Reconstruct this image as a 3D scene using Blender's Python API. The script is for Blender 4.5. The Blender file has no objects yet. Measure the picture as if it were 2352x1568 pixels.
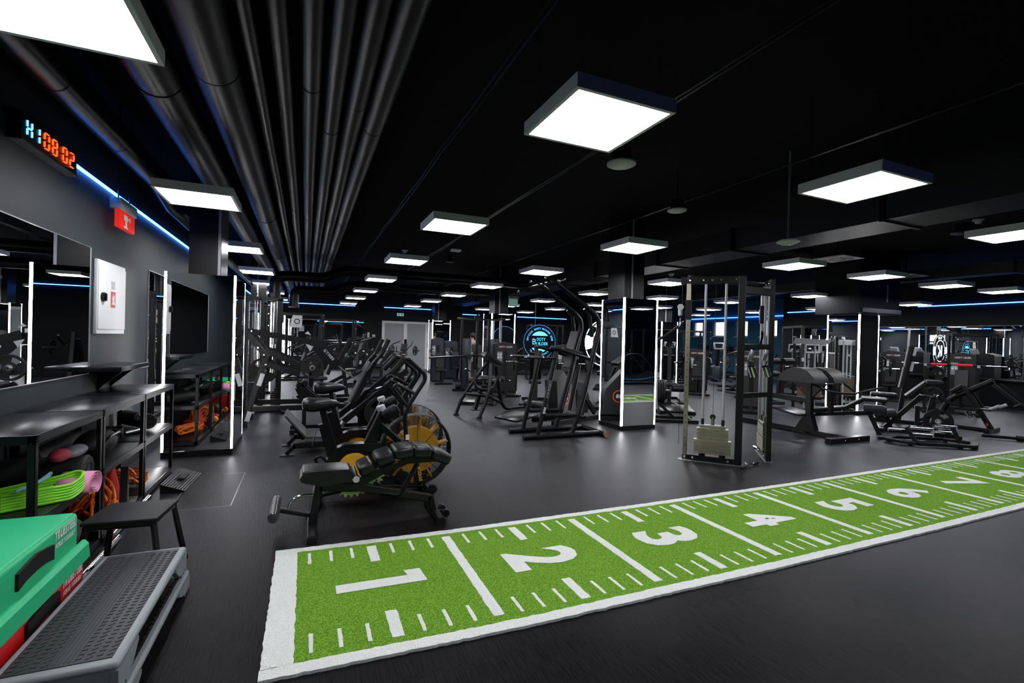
import bpy, bmesh, math, random
from mathutils import Vector, Matrix
random.seed(7)
SC = bpy.context.scene
COL = SC.collection

# ------------------------------------------------------------------ camera
F, ROLL, PITCH, YAW, H = 1090.84, 0.0255, -0.0039, 0.4094, 1.5435
_cy, _sy = math.cos(YAW), math.sin(YAW)
FWD = Vector((_sy*math.cos(PITCH), _cy*math.cos(PITCH), math.sin(PITCH)))
_r = Vector((_cy, -_sy, 0)); _u = _r.cross(FWD)
RT = _r*math.cos(ROLL) + _u*math.sin(ROLL)
UP = -_r*math.sin(ROLL) + _u*math.cos(ROLL)
cam_d = bpy.data.cameras.new('camera'); cam = bpy.data.objects.new('camera', cam_d); COL.objects.link(cam)
cam_d.sensor_width = 36; cam_d.lens = F*36/2352; cam_d.clip_start = 0.02; cam_d.clip_end = 200
M = Matrix((RT, UP, -FWD)).transposed().to_4x4(); M.translation = (0, 0, H)
cam.matrix_world = M
SC.camera = cam
# world: daylight outside the windows only (the room is closed)
W = bpy.data.worlds.new('world'); SC.world = W; W.use_nodes = True
bg = W.node_tree.nodes['Background']; bg.inputs[0].default_value = (0.75, 0.86, 1, 1); bg.inputs[1].default_value = 2.2
vs = SC.view_settings
vs.view_transform = 'Standard'; vs.look = 'None'; vs.gamma = 1; vs.exposure = 0.0; vs.use_curve_mapping = False
LAMP_E, STRIP_E, LED_E = 29.0, 18.0, 12.0

def ray(px, py): return RT*((px-1176)/F) - UP*((py-784)/F) + FWD
def onz(px, py, z=0.0):          # the point of the plane at height z seen at a pixel
    d = ray(px, py); t = (z-H)/d.z; return Vector((0, 0, H)) + d*t
def xat(px, Y):                  # floor x of something standing Y metres down the room
    d = ray(px, 760); return d.x/d.y*Y

# ------------------------------------------------------------------ materials
MATS = {}
def mat(name, col, rough=.5, metal=0., emit=None, es=0., spec=.5, coat=0., trans=0., bump=None, noise=None):
    m = bpy.data.materials.new(name); m.use_nodes = True
    nt = m.node_tree; b = nt.nodes['Principled BSDF']
    b.inputs['Base Color'].default_value = (*col, 1); b.inputs['Roughness'].default_value = rough
    b.inputs['Metallic'].default_value = metal; b.inputs['Specular IOR Level'].default_value = spec
    b.inputs['Coat Weight'].default_value = coat; b.inputs['Transmission Weight'].default_value = trans
    if emit: b.inputs['Emission Color'].default_value = (*emit, 1); b.inputs['Emission Strength'].default_value = es
    tc = None
    if bump or noise: tc = nt.nodes.new('ShaderNodeTexCoord')
    if bump:
        n = nt.nodes.new('ShaderNodeTexNoise'); n.inputs['Scale'].default_value = bump[0]; n.inputs['Detail'].default_value = 3
        nt.links.new(tc.outputs['Object'], n.inputs['Vector'])
        bp = nt.nodes.new('ShaderNodeBump'); bp.inputs['Strength'].default_value = bump[1]; bp.inputs['Distance'].default_value = .002
        nt.links.new(n.outputs['Fac'], bp.inputs['Height']); nt.links.new(bp.outputs['Normal'], b.inputs['Normal'])
    if noise:
        n = nt.nodes.new('ShaderNodeTexNoise'); n.inputs['Scale'].default_value = noise[0]; n.inputs['Detail'].default_value = 4
        nt.links.new(tc.outputs['Object'], n.inputs['Vector'])
        mx = nt.nodes.new('ShaderNodeMix'); mx.data_type = 'RGBA'
        mx.inputs['A'].default_value = (*col, 1); mx.inputs['B'].default_value = (*noise[1], 1)
        nt.links.new(n.outputs['Fac'], mx.inputs['Factor']); nt.links.new(mx.outputs['Result'], b.inputs['Base Color'])
    MATS[name] = m; return m
BLK = mat('black_powder_coat', (.005, .005, .006), .34, .0, spec=.32, bump=(900, .15))
BLK2 = mat('satin_charcoal_metal', (.012, .012, .015), .28, .4, spec=.4)
VIN = mat('black_vinyl', (.007, .007, .009), .33, spec=.4, bump=(260, .25))
VING = mat('charcoal_vinyl', (.014, .0145, .017), .45, spec=.35, bump=(260, .2))
RUB = mat('black_rubber', (.006, .006, .006), .55, spec=.3, bump=(500, .3))
CHR = mat('chrome', (.75, .76, .78), .12, 1.)
STL = mat('brushed_steel', (.5, .5, .52), .32, 1.)
ZNC = mat('zinc_plated_steel', (.55, .55, .42), .32, 1., noise=(9, (.62, .52, .40)))
SILV = mat('silver_paint', (.42, .43, .45), .35, .3)
GRYP = mat('grey_plastic', (.2, .21, .22), .42)
LGRY = mat('light_grey_paint', (.42, .43, .45), .4)
WHT = mat('white_paint', (.78, .79, .8), .4)
YEL = mat('yellow_paint', (.85, .42, .03), .35)
REDM = mat('red_paint', (.65, .02, .02), .4)
MIR = mat('mirror_glass', (.86, .88, .88), .0, 1.)
WALLG = mat('dark_grey_wall_paint', (.017, .025, .031), .6, spec=.3, bump=(160, .3), noise=(1.2, (.016, .023, .029)))
WALLB = mat('black_wall_paint', (.0035, .004, .006), .6, spec=.25, bump=(120, .3))
CEIL = mat('black_ceiling_paint', (.0022, .0022, .0024), .85, spec=.1, bump=(30, .5))
PIPEM = mat('black_lagged_pipe', (.016, .014, .014), .34, bump=(14, .4), noise=(6, (.011, .010, .010)))
DUCTM = mat('dark_duct_sheet', (.028, .027, .028), .42, .3, bump=(60, .15))
LAMPE = mat('lamp_diffuser', (.9, .9, .9), .5, emit=(.97, .98, 1), es=LAMP_E)
LAMPF = mat('lamp_frame', (.82, .82, .88), .5)
STRE = mat('white_led_strip', (.9, .9, .9), .5, emit=(1, .97, .98), es=STRIP_E)
LEDB = mat('blue_led_strip', (.1, .4, .9), .5, emit=(.06, .24, 1.0), es=LED_E)
CYAN = mat('cyan_sign_light', (.1, .6, .8), .5, emit=(.03, .50, .90), es=1.1)
SIGW = mat('white_sign_light', (.8, .8, .8), .5, emit=(.9, .97, 1), es=1.1)
CLKR = mat('red_led_digits', (.5, .03, 0), .5, emit=(1, .07, .01), es=3.)
CLKB = mat('blue_led_digits', (.1, .3, .9), .5, emit=(.12, .5, 1), es=3.5)
LIME = mat('lime_green_plastic', (.25, .78, .03), .35)
PINK = mat('pink_latex', (.8, .28, .5), .5)
LBLU = mat('pale_blue_latex', (.25, .5, .6), .5)
ORNG = mat('orange_rubber_tube', (.9, .2, .02), .35)
ORN2 = mat('orange_plastic', (.85, .25, .02), .4)
GREENV = mat('green_vinyl', (.015, .46, .2), .42, bump=(14, .5))
REDV = mat('red_vinyl', (.6, .006, .008), .42, bump=(14, .5))
STEPG = mat('step_grey_plastic', (.23, .25, .27), .42)
TREAD = mat('step_tread_rubber', (.022, .024, .027), .5)
DOORG = mat('grey_door_paint', (.3, .32, .34), .45)
TXTW = mat('white_print', (.75, .75, .75), .6)
TXTR = mat('red_print', (.6, .02, .03), .5)
TXTY = mat('yellow_print', (.75, .4, .08), .5)
BRN = mat('bronze_weight_plate', (.22, .16, .12), .45, .5)
GLASS = mat('window_glass', (.9, .95, 1), .02, trans=1.)
SCRN = mat('dark_screen', (.01, .015, .02), .12)
SKIN = mat('skin', (.5, .3, .2), .5); HAIRM = mat('dark_hair', (.02, .015, .01), .6)
SHIRT = mat('blue_grey_shirt', (.12, .17, .22), .8)
GOLD = mat('brass_knob', (.6, .35, .1), .3, 1.)
BLUEP = mat('blue_trim', (.02, .25, .7), .4)

def floor_mat():
    m = bpy.data.materials.new('rubber_floor_tiles'); m.use_nodes = True; nt = m.node_tree; N = nt.nodes; L = nt.links
    b = N['Principled BSDF']; tc = N.new('ShaderNodeTexCoord')
    sep = N.new('ShaderNodeSeparateXYZ'); L.new(tc.outputs['Object'], sep.inputs[0])
    def math_(op, a, c=None, d=None):
        n = N.new('ShaderNodeMath'); n.operation = op
        for i, v in enumerate((a, c, d)):
            if v is None: continue
            if isinstance(v, (int, float)): n.inputs[i].default_value = v
            else: L.new(v, n.inputs[i])
        return n.outputs[0]
    # stretched grain along the room
    mp = N.new('ShaderNodeMapping'); mp.inputs['Scale'].default_value = (140, 7, 1); L.new(tc.outputs['Object'], mp.inputs[0])
    st = N.new('ShaderNodeTexNoise'); st.inputs['Scale'].default_value = 1; st.inputs['Detail'].default_value = 5; L.new(mp.outputs[0], st.inputs[0])
    sp = N.new('ShaderNodeTexNoise'); sp.inputs['Scale'].default_value = 260; sp.inputs['Detail'].default_value = 2; L.new(tc.outputs['Object'], sp.inputs[0])
    bl = N.new('ShaderNodeTexNoise'); bl.inputs['Scale'].default_value = .8; bl.inputs['Detail'].default_value = 3; L.new(tc.outputs['Object'], bl.inputs[0])
    # jigsaw seams on a 1 m grid
    def seam(a, c):
        w = math_('MULTIPLY', math_('SINE', math_('MULTIPLY', c, 2*math.pi/.125)), .018)
        w = math_('SIGN', w); w = math_('MULTIPLY', w, .011)
        f = math_('FRACT', math_('ADD', math_('ADD', a, w), .37))
        return math_('LESS_THAN', math_('ABSOLUTE', math_('SUBTRACT', f, .5)), .0022)
    sm = math_('MAXIMUM', seam(sep.outputs[0], sep.outputs[1]), seam(sep.outputs[1], sep.outputs[0]))
    r = N.new('ShaderNodeValToRGB'); e = r.color_ramp.elements
    e[0].position = .36; e[0].color = (.0003, .0003, .0006, 1); e[1].position = .62; e[1].color = (.019, .0172, .0195, 1)
    mixf = math_('ADD', math_('MULTIPLY', st.outputs[0], .4), math_('ADD', math_('MULTIPLY', sp.outputs[0], .25), math_('MULTIPLY', bl.outputs[0], .35))); L.new(mixf, r.inputs[0])
    mx = N.new('ShaderNodeMix'); mx.data_type = 'RGBA'; L.new(sm, mx.inputs['Factor']); L.new(r.outputs[0], mx.inputs['A']); mx.inputs['B'].default_value = (.004, .004, .004, 1)
    spk = math_('MULTIPLY', math_('GREATER_THAN', sp.outputs[0], .76), .35)
    mx2 = N.new('ShaderNodeMix'); mx2.data_type = 'RGBA'; L.new(spk, mx2.inputs['Factor']); L.new(mx.outputs['Result'], mx2.inputs['A']); mx2.inputs['B'].default_value = (.09, .09, .09, 1)
    L.new(mx2.outputs['Result'], b.inputs['Base Color']); b.inputs['Roughness'].default_value = 1; b.inputs['Specular IOR Level'].default_value = 0
    gl = N.new('ShaderNodeBsdfAnisotropic'); gl.inputs['Color'].default_value = (.95, .96, 1, 1)
    L.new(math_('ADD', math_('MULTIPLY', st.outputs[0], .24), .22), gl.inputs['Roughness'])
    lw = N.new('ShaderNodeLayerWeight'); lw.inputs['Blend'].default_value = .5
    fac = math_('MULTIPLY', math_('POWER', lw.outputs['Facing'], 5.0), .42)      # waxed-rubber sheen growing towards grazing angles
    ms = N.new('ShaderNodeMixShader'); L.new(fac, ms.inputs[0]); L.new(b.outputs[0], ms.inputs[1]); L.new(gl.outputs[0], ms.inputs[2]); L.new(ms.outputs[0], N['Material Output'].inputs[0])
    bp = N.new('ShaderNodeBump'); bp.inputs['Strength'].default_value = .6; bp.inputs['Distance'].default_value = .0014
    hh = math_('SUBTRACT', math_('ADD', math_('MULTIPLY', st.outputs[0], 1.6), sp.outputs[0]), math_('MULTIPLY', sm, 1.5)); L.new(hh, bp.inputs['Height'])
    L.new(bp.outputs[0], b.inputs['Normal']); L.new(bp.outputs[0], gl.inputs['Normal']); return m
def turf_mat(name, c0, c1, c2):
    m = bpy.data.materials.new(name); m.use_nodes = True; nt = m.node_tree; N = nt.nodes; L = nt.links
    b = N['Principled BSDF']; tc = N.new('ShaderNodeTexCoord'); b.inputs['Roughness'].default_value = .9; b.inputs['Specular IOR Level'].default_value = .15
    n = N.new('ShaderNodeTexNoise'); n.inputs['Scale'].default_value = 170; n.inputs['Detail'].default_value = 3; L.new(tc.outputs['Object'], n.inputs[0])
    r = N.new('ShaderNodeValToRGB'); e = r.color_ramp.elements
    e[0].position = .33; e[0].color = (*c0, 1); e[1].position = .66; e[1].color = (*c2, 1); e2 = r.color_ramp.elements.new(.48); e2.color = (*c1, 1)
    L.new(n.outputs[0], r.inputs[0]); L.new(r.outputs[0], b.inputs['Base Color'])
    bp = N.new('ShaderNodeBump'); bp.inputs['Strength'].default_value = .9; bp.inputs['Distance'].default_value = .008
    L.new(n.outputs[0], bp.inputs['Height']); L.new(bp.outputs[0], b.inputs['Normal']); return m
FLR = floor_mat()
TGRN = turf_mat('green_turf_pile', (.045, .15, .006), (.12, .29, .014), (.25, .42, .055))
TWHT = turf_mat('white_turf_pile', (.66, .68, .66), (.77, .79, .77), (.84, .85, .83))

# ------------------------------------------------------------------ mesh helpers
def V(*a): return Vector(a)
class B:
    def __init__(s): s.v = []; s.f = []
    def add(s, vs, fs, mtx=None):
        o = len(s.v); s.v += [tuple(mtx @ Vector(p)) if mtx else tuple(p) for p in vs]
        s.f += [tuple(i+o for i in f) for f in fs]; return s
    def box(s, x0, y0, z0, x1, y1, z1):
        return s.add([(x0,y0,z0),(x1,y0,z0),(x1,y1,z0),(x0,y1,z0),(x0,y0,z1),(x1,y0,z1),(x1,y1,z1),(x0,y1,z1)],
            [(0,3,2,1),(4,5,6,7),(0,1,5,4),(1,2,6,5),(2,3,7,6),(3,0,4,7)])
    def beam(s, p, q, w=.06, h=.06, up=None, c=.006):      # rectangular steel section with softened corners
        p, q = Vector(p), Vector(q); d = (q-p).normalized()
        up = Vector(up) if up else (Vector((0,1,0)) if abs(d.z) > .98 else Vector((0,0,1)))
        sx = d.cross(up)
        if sx.length < 1e-4: sx = d.cross(Vector((1,0,0)))
        sx.normalize(); uy = sx.cross(d)
        a, b = w/2, h/2; c = min(c, a*.4, b*.4)
        prof = [(a-c,-b),(a,-b+c),(a,b-c),(a-c,b),(-a+c,b),(-a,b-c),(-a,-b+c),(-a+c,-b)]
        vs = [p+sx*x+uy*y for x,y in prof]+[q+sx*x+uy*y for x,y in prof]
        return s.add(vs, [(i,(i+1)%8,8+(i+1)%8,8+i) for i in range(8)]+[tuple(range(7,-1,-1)), tuple(range(8,16))])
    def tube(s, pts, r=.02, n=10, bend=0, close=False):
        pts = [Vector(p) for p in pts]
        if bend: pts = fillet(pts, bend, close)
        N = len(pts); rs = r if isinstance(r, (list, tuple)) else [r]*N
        dirs = []
        for i in range(N):
            a = pts[i-1] if (i > 0 or close) else pts[i]; b_ = pts[(i+1) % N] if (i < N-1 or close) else pts[i]
            dirs.append((b_-a).normalized())
        x = dirs[0].cross(Vector((0,0,1)))
        if x.length < 1e-3: x = dirs[0].cross(Vector((0,1,0)))
        x.normalize(); o = len(s.v); vs = []
        for i in range(N):
            x = (x - dirs[i]*x.dot(dirs[i])).normalized(); y = dirs[i].cross(x)
            for k in range(n):
                t = 2*math.pi*k/n; vs.append(pts[i] + (x*math.cos(t)+y*math.sin(t))*rs[i])
        fs = []
        for i in range(N if close else N-1):
            j = (i+1) % N
            for k in range(n): fs.append((i*n+k, i*n+(k+1) % n, j*n+(k+1) % n, j*n+k))
        if not close: fs += [tuple(range(n-1,-1,-1)), tuple(range((N-1)*n, N*n))]
        return s.add(vs, fs)
    def cyl(s, p, q, r, n=20, r2=None): return s.tube([p, q], [r, r if r2 is None else r2], n)
    def lathe(s, prof, c, ax, n=28, closed=False):       # prof: (radius, along axis)
        c, ax = Vector(c), Vector(ax).normalized(); x = ax.cross(Vector((0,0,1)))
        if x.length < 1e-3: x = ax.cross(Vector((0,1,0)))
        x.normalize(); y = ax.cross(x); m = len(prof); vs = []
        for k in range(n):
            t = 2*math.pi*k/n; d = x*math.cos(t)+y*math.sin(t)
            vs += [c+d*r+ax*a for r, a in prof]
        fs = []
        for k in range(n):
            j = (k+1) % n
            for i in range(m if closed else m-1):
                fs.append((k*m+i, k*m+(i+1) % m, j*m+(i+1) % m, j*m+i))
        return s.add(vs, fs)
    def rbox(s, c, size, bev=.02, rot=None, seg=2):
        bm = bmesh.new(); bmesh.ops.create_cube(bm, size=1)
        for v in bm.verts: v.co = Vector((v.co.x*size[0], v.co.y*size[1], v.co.z*size[2]))
        bmesh.ops.bevel(bm, geom=bm.edges[:], offset=min(bev, min(size)*.49), segments=seg, profile=.5, affect='EDGES')
        m = Matrix.Translation(Vector(c)) @ (rot.to_4x4() if rot else Matrix.Identity(4))
        bm.verts.ensure_lookup_table()
        s.add([v.co.copy() for v in bm.verts], [[v.index for v in f.verts] for f in bm.faces], m); bm.free(); return s
    def prism(s, poly, o=(0,0,0), ux=(1,0,0), uy=(0,0,1), n=(0,1,0), t=.05):   # extruded outline, centred on its plane
        o, ux, uy, n = map(Vector, (o, ux, uy, n)); k = len(poly)
        vs = [o+ux*a+uy*b_-n*t/2 for a, b_ in poly]+[o+ux*a+uy*b_+n*t/2 for a, b_ in poly]
        return s.add(vs, [tuple(range(k-1,-1,-1)), tuple(range(k, 2*k))]+[(i,(i+1) % k,k+(i+1) % k,k+i) for i in range(k)])
    def ball(s, c, r, n=12, sc=(1,1,1)):
        pr = [(math.sin(math.pi*i/n)*r, -math.cos(math.pi*i/n)*r) for i in range(n+1)]
        o = B().lathe(pr, (0,0,0), (0,0,1), n*2); return s.add([(Vector(c)+Vector((v[0]*sc[0], v[1]*sc[1], v[2]*sc[2]))) for v in o.v], o.f)
    def merge(s, o, mtx=None): return s.add(o.v, o.f, mtx)
def fillet(pts, rad, close=False, k=5):
    out = []; N = len(pts)
    for i, p in enumerate(pts):
        if not close and i in (0, N-1): out.append(p); continue
        a, b_ = pts[i-1], pts[(i+1) % N]; da, db = (a-p), (b_-p); r = min(rad, da.length*.45, db.length*.45)
        A, C = p+da.normalized()*r, p+db.normalized()*r
        for j in range(k+1): t = j/k; out.append(A*(1-t)**2 + p*2*t*(1-t) + C*t*t)
    return out
def ry(a): return Matrix.Rotation(a, 3, 'Y')
def rz(a): return Matrix.Rotation(a, 3, 'Z')
def part(name, b, m, parent=None, smooth=True, label=None):
    me = bpy.data.meshes.new(name); me.from_pydata([tuple(v) for v in b.v], [], [tuple(f) for f in b.f]); me.update()
    bm = bmesh.new(); bm.from_mesh(me); bmesh.ops.recalc_face_normals(bm, faces=bm.faces[:]); bm.to_mesh(me); bm.free()
    me.materials.append(m)
    if smooth:
        for p in me.polygons: p.use_smooth = True
        me.set_sharp_from_angle(angle=math.radians(32))
    o = bpy.data.objects.new(name, me); COL.objects.link(o)
    if parent: o.parent = parent
    if label: o['label'] = label
    return o
def tag(o, label, cat, group=None):
    o['label'] = label; o['category'] = cat
    if group: o['group'] = group
    return o
def thing(name, label, cat, loc=(0,0,0), rot=0., group=None):
    o = bpy.data.objects.new(name, None); o.empty_display_size = .1; COL.objects.link(o)
    o.location = loc; o.rotation_euler = (0, 0, rot); return tag(o, label, cat, group)
def struct(name, b, m, smooth=False):
    o = part(name, b, m, None, smooth); o['kind'] = 'structure'; return o
def dup(root, loc, rot, label=None, group=None, scale=None):
    r = root.copy(); COL.objects.link(r); r.location = loc; r.rotation_euler = (0, 0, rot)
    if scale: r.scale = scale
    if label: r['label'] = label
    if group: r['group'] = group
    for ch in list(root.children):
        c = ch.copy(); COL.objects.link(c); c.parent = r
        for g in list(ch.children):
            d = g.copy(); COL.objects.link(d); d.parent = c
    return r
# lettering from the built-in font, as flat extruded meshes
_gl = {}
def glyph(ch, off=0.):
    if (ch, off) in _gl: return _gl[(ch, off)]
    cu = bpy.data.curves.new('g', 'FONT'); cu.body = ch; cu.size = 1; cu.resolution_u = 3; cu.offset = off; cu.fill_mode = 'FRONT'
    ob = bpy.data.objects.new('g', cu); me = bpy.data.meshes.new_from_object(ob)
    vs = [(v.co.x, v.co.y) for v in me.vertices]; fs = [tuple(p.vertices) for p in me.polygons]
    bpy.data.objects.remove(ob); bpy.data.curves.remove(cu); bpy.data.meshes.remove(me)
    x0 = min([v[0] for v in vs] or [0]); x1 = max([v[0] for v in vs] or [.3])
    _gl[(ch, off)] = ([(v[0]-x0, v[1]) for v in vs], fs, x1-x0); return _gl[(ch, off)]
def text(b, s, o, ux, uy, h, off=.0, gap=.12, width=None, align='C', slant=0.):
    o, ux, uy = Vector(o), Vector(ux).normalized(), Vector(uy).normalized(); k = h/.72
    gl = [(glyph(c, off) if c != ' ' else ([], [], .25)) for c in s]
    tot = sum(g[2] for g in gl)+gap*(len(gl)-1); kx = (width/tot) if width else k
    x = {'C': -tot/2, 'L': 0, 'R': -tot}[align]
    for vs, fs, w in gl:
        b.add([o+ux*((x+vx)*kx+slant*vy*k)+uy*(vy*k) for vx, vy in vs], fs); x += w+gap
    return b
def arctext(b, s, c, ux, uy, R, h, a0, a1, off=.02, flip=False):
    c, ux, uy = Vector(c), Vector(ux), Vector(uy); k = h/.72
    for i, ch in enumerate(s):
        if ch == ' ': continue
        t = math.radians(a0+(a1-a0)*(i/(max(1, len(s)-1)))); rad = ux*math.cos(t)+uy*math.sin(t); tan = ux*math.sin(t)-uy*math.cos(t)
        if flip: rad2, tan = -rad, -tan
        else: rad2 = rad
        vs, fs, w = glyph(ch, off); base = c+rad*(R+(h if flip else 0))
        b.add([base+tan*((vx-w/2)*k)+rad2*(vy*k) for vx, vy in vs], fs)
    return b
def ringpoly(b, c, ux, uy, r0, r1, a0=0, a1=360, n=48):
    c, ux, uy = Vector(c), Vector(ux), Vector(uy); vs = []; fs = []
    for i in range(n+1):
        t = math.radians(a0+(a1-a0)*i/n); d = ux*math.cos(t)+uy*math.sin(t); vs += [c+d*r0, c+d*r1]
        if i < n: fs.append((2*i, 2*i+1, 2*i+3, 2*i+2))
    return b.add(vs, fs)

# ------------------------------------------------------------------ room shell
ZC = 3.75; XL, XR, XW, YB, YF_ = -1.82, 17.6, 20.0, 22.95, -5.5
struct('floor', B().box(XL-.3, YF_-.3, -.2, XW+.3, YB+.3, 0), FLR)
struct('ceiling', B().box(XL-.3, YF_-.3, ZC, XW+.3, YB+.3, ZC+.2), CEIL)
struct('wall_left', B().box(XL-.3, YF_, 0, XL, YB, 2.93), WALLG)
struct('wall_left_upper', B().box(XL-.3, YF_, 2.93, XL-.01, YB, ZC), WALLB)
struct('wall_back', B().box(XL, YB, 0, XW+.2, YB+.2, ZC), WALLB)
struct('wall_front', B().box(XL, YF_-.2, 0, XR+.2, YF_, ZC), WALLB)
struct('wall_right', B().box(XR, YF_, 0, XR+.25, 13.2, ZC), WALLB)
struct('wall_recess', B().box(XR+.25, 13.0, 0, XW+.2, 13.2, ZC), WALLB)
# window wall with four openings
wins = [(15.3, 16.15), (16.9, 17.6), (18.3, 19.1), (19.8, 20.5)]; wz0, wz1 = 1.98, 2.80
b = B().box(XW, 13.2, 0, XW+.25, YB, wz0).box(XW, 13.2, wz1, XW+.25, YB, ZC)
e = 13.2
for a, c in wins: b.box(XW, e, wz0, XW+.25, a, wz1); e = c
b.box(XW, e, wz0, XW+.25, YB, wz1)
BLUEW = mat('deep_blue_wall_paint', (.02, .12, .22), .6)
struct('wall_window_side', b, BLUEW)
for i, (a, c) in enumerate(wins):
    f = B()
    for y0, y1, z0, z1 in ((a, c, wz0, wz0+.06), (a, c, wz1-.06, wz1), (a, a+.06, wz0+.06, wz1-.06), (c-.06, c, wz0+.06, wz1-.06)): f.box(XW+.08, y0, z0, XW+.15, y1, z1)
    w = struct('window_%d' % (i+1), f, WHT)
    part('pane', B().box(XW+.11, a+.06, wz0+.06, XW+.12, c-.06, wz1-.06), GLASS, w)
    part('sill', B().box(XW-.12, a-.05, wz0-.03, XW, c+.05, wz0), WHT, w)
# wall panel where the lower walls meet the floor
struct('baseboard_left', B().box(XL, YF_, 0, XL+.015, YB, .08), BLK)
struct('baseboard_back', B().box(XL, YB-.015, 0, 3.1, YB, .08), BLK)
# back double door
dx0, dx1, dz = 3.27, 5.45, 2.28
fr = B().box(dx0, YB-.05, 0, dx0+.12, YB, dz).box(dx1-.12, YB-.05, 0, dx1, YB, dz).box(dx0+.12, YB-.05, dz-.1, dx1-.12, YB, dz).box(4.28, YB-.07, 0, 4.44, YB, dz-.1)
d = struct('door_1', fr, WHT)
for a, c in ((dx0+.12, 4.28), (4.44, dx1-.12)): part('door_leaf', B().box(a, YB-.035, 0, c, YB, dz-.1), DOORG, d)
part('door_closer', B().box(3.9, YB-.1, dz-.08, 4.5, YB-.05, dz-.02), WHT, d)
part('door_handle', B().tube([(4.24, YB-.07, 1.05), (4.24, YB-.12, 1.05), (4.1, YB-.12, 1.05)], .012), STL, d)
t = thing('exit_sign', 'green running-man exit sign on the black wall above the double door', 'exit sign', (4.1, YB-.03, 2.6))
part('housing', B().rbox((0,0,0), (.36,.05,.17), .01), BLK, t)
part('panel', B().box(-.16,-.03,-.07,.16,-.026,.07), mat('exit_green', (.05,.4,.25), .5, emit=(.25,.7,.5), es=.5), t)
part('pictogram', B().box(-.12,-.034,-.04,-.04,-.031,.05).prism([(0,.05),(.05,.05),(.05,0),(.09,0),(.025,-.055),(-.04,0),(0,0)], (.05,-.033,0), t=.003), TXTW, t)
t = thing('soap_dispenser', 'white wall dispenser on the back wall right of the double door', 'dispenser', (5.62, YB-.06, 1.3))
part('body', B().rbox((0,0,0), (.26,.12,.42), .03), WHT, t)
part('logo', B().tube([(-.05,-.065,.03),(0,-.065,-.03),(.06,-.065,.04)], .008), GRYP, t)
for i, (x, z, c) in enumerate(((2.66, 1.6, 'tall white and orange call point beside the double door'), (2.9, 1.55, 'small square white thermostat beside the double door'))):
    t = thing('wall_control', c, 'wall switch', (x, YB-.02, z))
    part('body', B().rbox((0,0,0), (.09 if i == 0 else .13, .04, .24 if i == 0 else .13), .01), WHT, t)
    part('display', B().box(-.03,-.024,-.06,.03,-.02,.02), YEL if i == 0 else GRYP, t)
for i, x in enumerate((2.07, 2.3)):
    t = thing('power_socket', ('left' if i == 0 else 'right')+' one of two white sockets low on the back wall', 'socket', (x, YB-.01, .32))
    part('plate', B().rbox((0,0,0), (.16,.02,.16), .008), WHT, t); part('insert', B().cyl((0,-.008,0),(0,-.013,0),.05), LGRY, t)

def mirror(name, b, frameb, label):
    t = thing(name, label, 'mirror'); part('glass', b, MIR, t, False); part('edge_trim', frameb, STL, t, False); return t
def frame_x(x, y0, y1, z0, z1, s=.012, d=.012):   # thin frame standing off a wall with x normal (d signed)
    b = B(); xs = sorted((x, x+d))
    for q in ((y0-s, y1+s, z0-s, z0), (y0-s, y1+s, z1, z1+s), (y0-s, y0, z0, z1), (y1, y1+s, z0, z1)): b.box(xs[0], q[0], q[2], xs[1], q[1], q[3])
    return b
mirror('wall_mirror', B().box(XL, 2.6, 1.14, XL+.008, 5.5, 2.28), frame_x(XL, 2.6, 5.5, 1.14, 2.28, .006), 'large black-framed wall mirror on the left wall above the storage shelves')
mirror('wall_mirror', B().box(XL, 7.25, .18, XL+.008, 9.6, 2.29), frame_x(XL, 7.25, 9.6, .18, 2.29, .006), 'tall wall mirror on the left wall behind the nearest mirrored column')
mirror('wall_mirror', B().box(-.76, YB-.01, .55, 2.44, YB, 2.2), B().box(-.78, YB-.015, 2.2, 2.46, YB, 2.215), 'wide mirror on the far back wall left of the double door')
b = B(); f = B()
for k in range(3):
    y0 = 6.2+k*2.2; b.box(XR-.008, y0, .82, XR, y0+2.17, 2.27); f.merge(frame_x(XR, y0, y0+2.17, .82, 2.27, .006, -.012))
mirror('wall_mirror', b, f, 'long row of mirror panels on the right-hand wall under the blue light strip')

# ------------------------------------------------------------------ mirrored columns with light strips
def column(x0, y0, w, d, zt, label, core, ch=.14):
    cx, cy = (core[0]+core[1])/2, (core[2]+core[3])/2
    t = thing('mirrored_column', label, 'column', (x0, y0, 0), 0, 'mirror-clad columns with lit corners')
    part('core', B().box(core[0]-x0, core[2]-y0, 0, core[1]-x0, core[3]-y0, ZC), BLK, t, False)
    part('plinth', B().box(.0, .0, 0, w, d, .075), BLK, t, False)
    part('edge_channel', B().box(core[0]-x0+ch, core[2]-y0-.012, zt, core[0]-x0+ch+.03, core[2]-y0, ZC), SILV, t, False)
    g = .03
    for (a, c, e_, h_) in ((g, 0, w-g, .01), (g, d-.01, w-g, d), (0, g, .01, d-g), (w-.01, g, w, d-g)):
        part('mirror_panel', B().box(a, c, .08, e_, h_, zt), MIR, t, False)
    part('top_cap', B().box(.012, .012, zt-.02, w-.012, d-.012, zt-.005), BLK, t, False)
    for sx, sy in ((0, 0), (w-.022, 0), (0, d-.022), (w-.022, d-.022)):
        part('light_strip', B().box(sx, sy, .08, sx+.022, sy+.022, zt+.01), STRE, t, False)
    return t
column(-1.575, 6.9, .75, 1.0, 2.25, 'mirror-clad column with white light edges beside the left storage shelves', (-1.345,-1.0,6.96,7.5), .31)
column(5.08, 6.83, .74, .68, 2.32, 'mirror-clad column with white light edges standing right of the pull-up tower', (5.13,5.55,6.9,7.4))
column(11.68, 6.85, .74, .74, 2.32, 'mirror-clad column with white light edges behind the glute-ham bench', (11.7,12.2,6.95,7.45))
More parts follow.
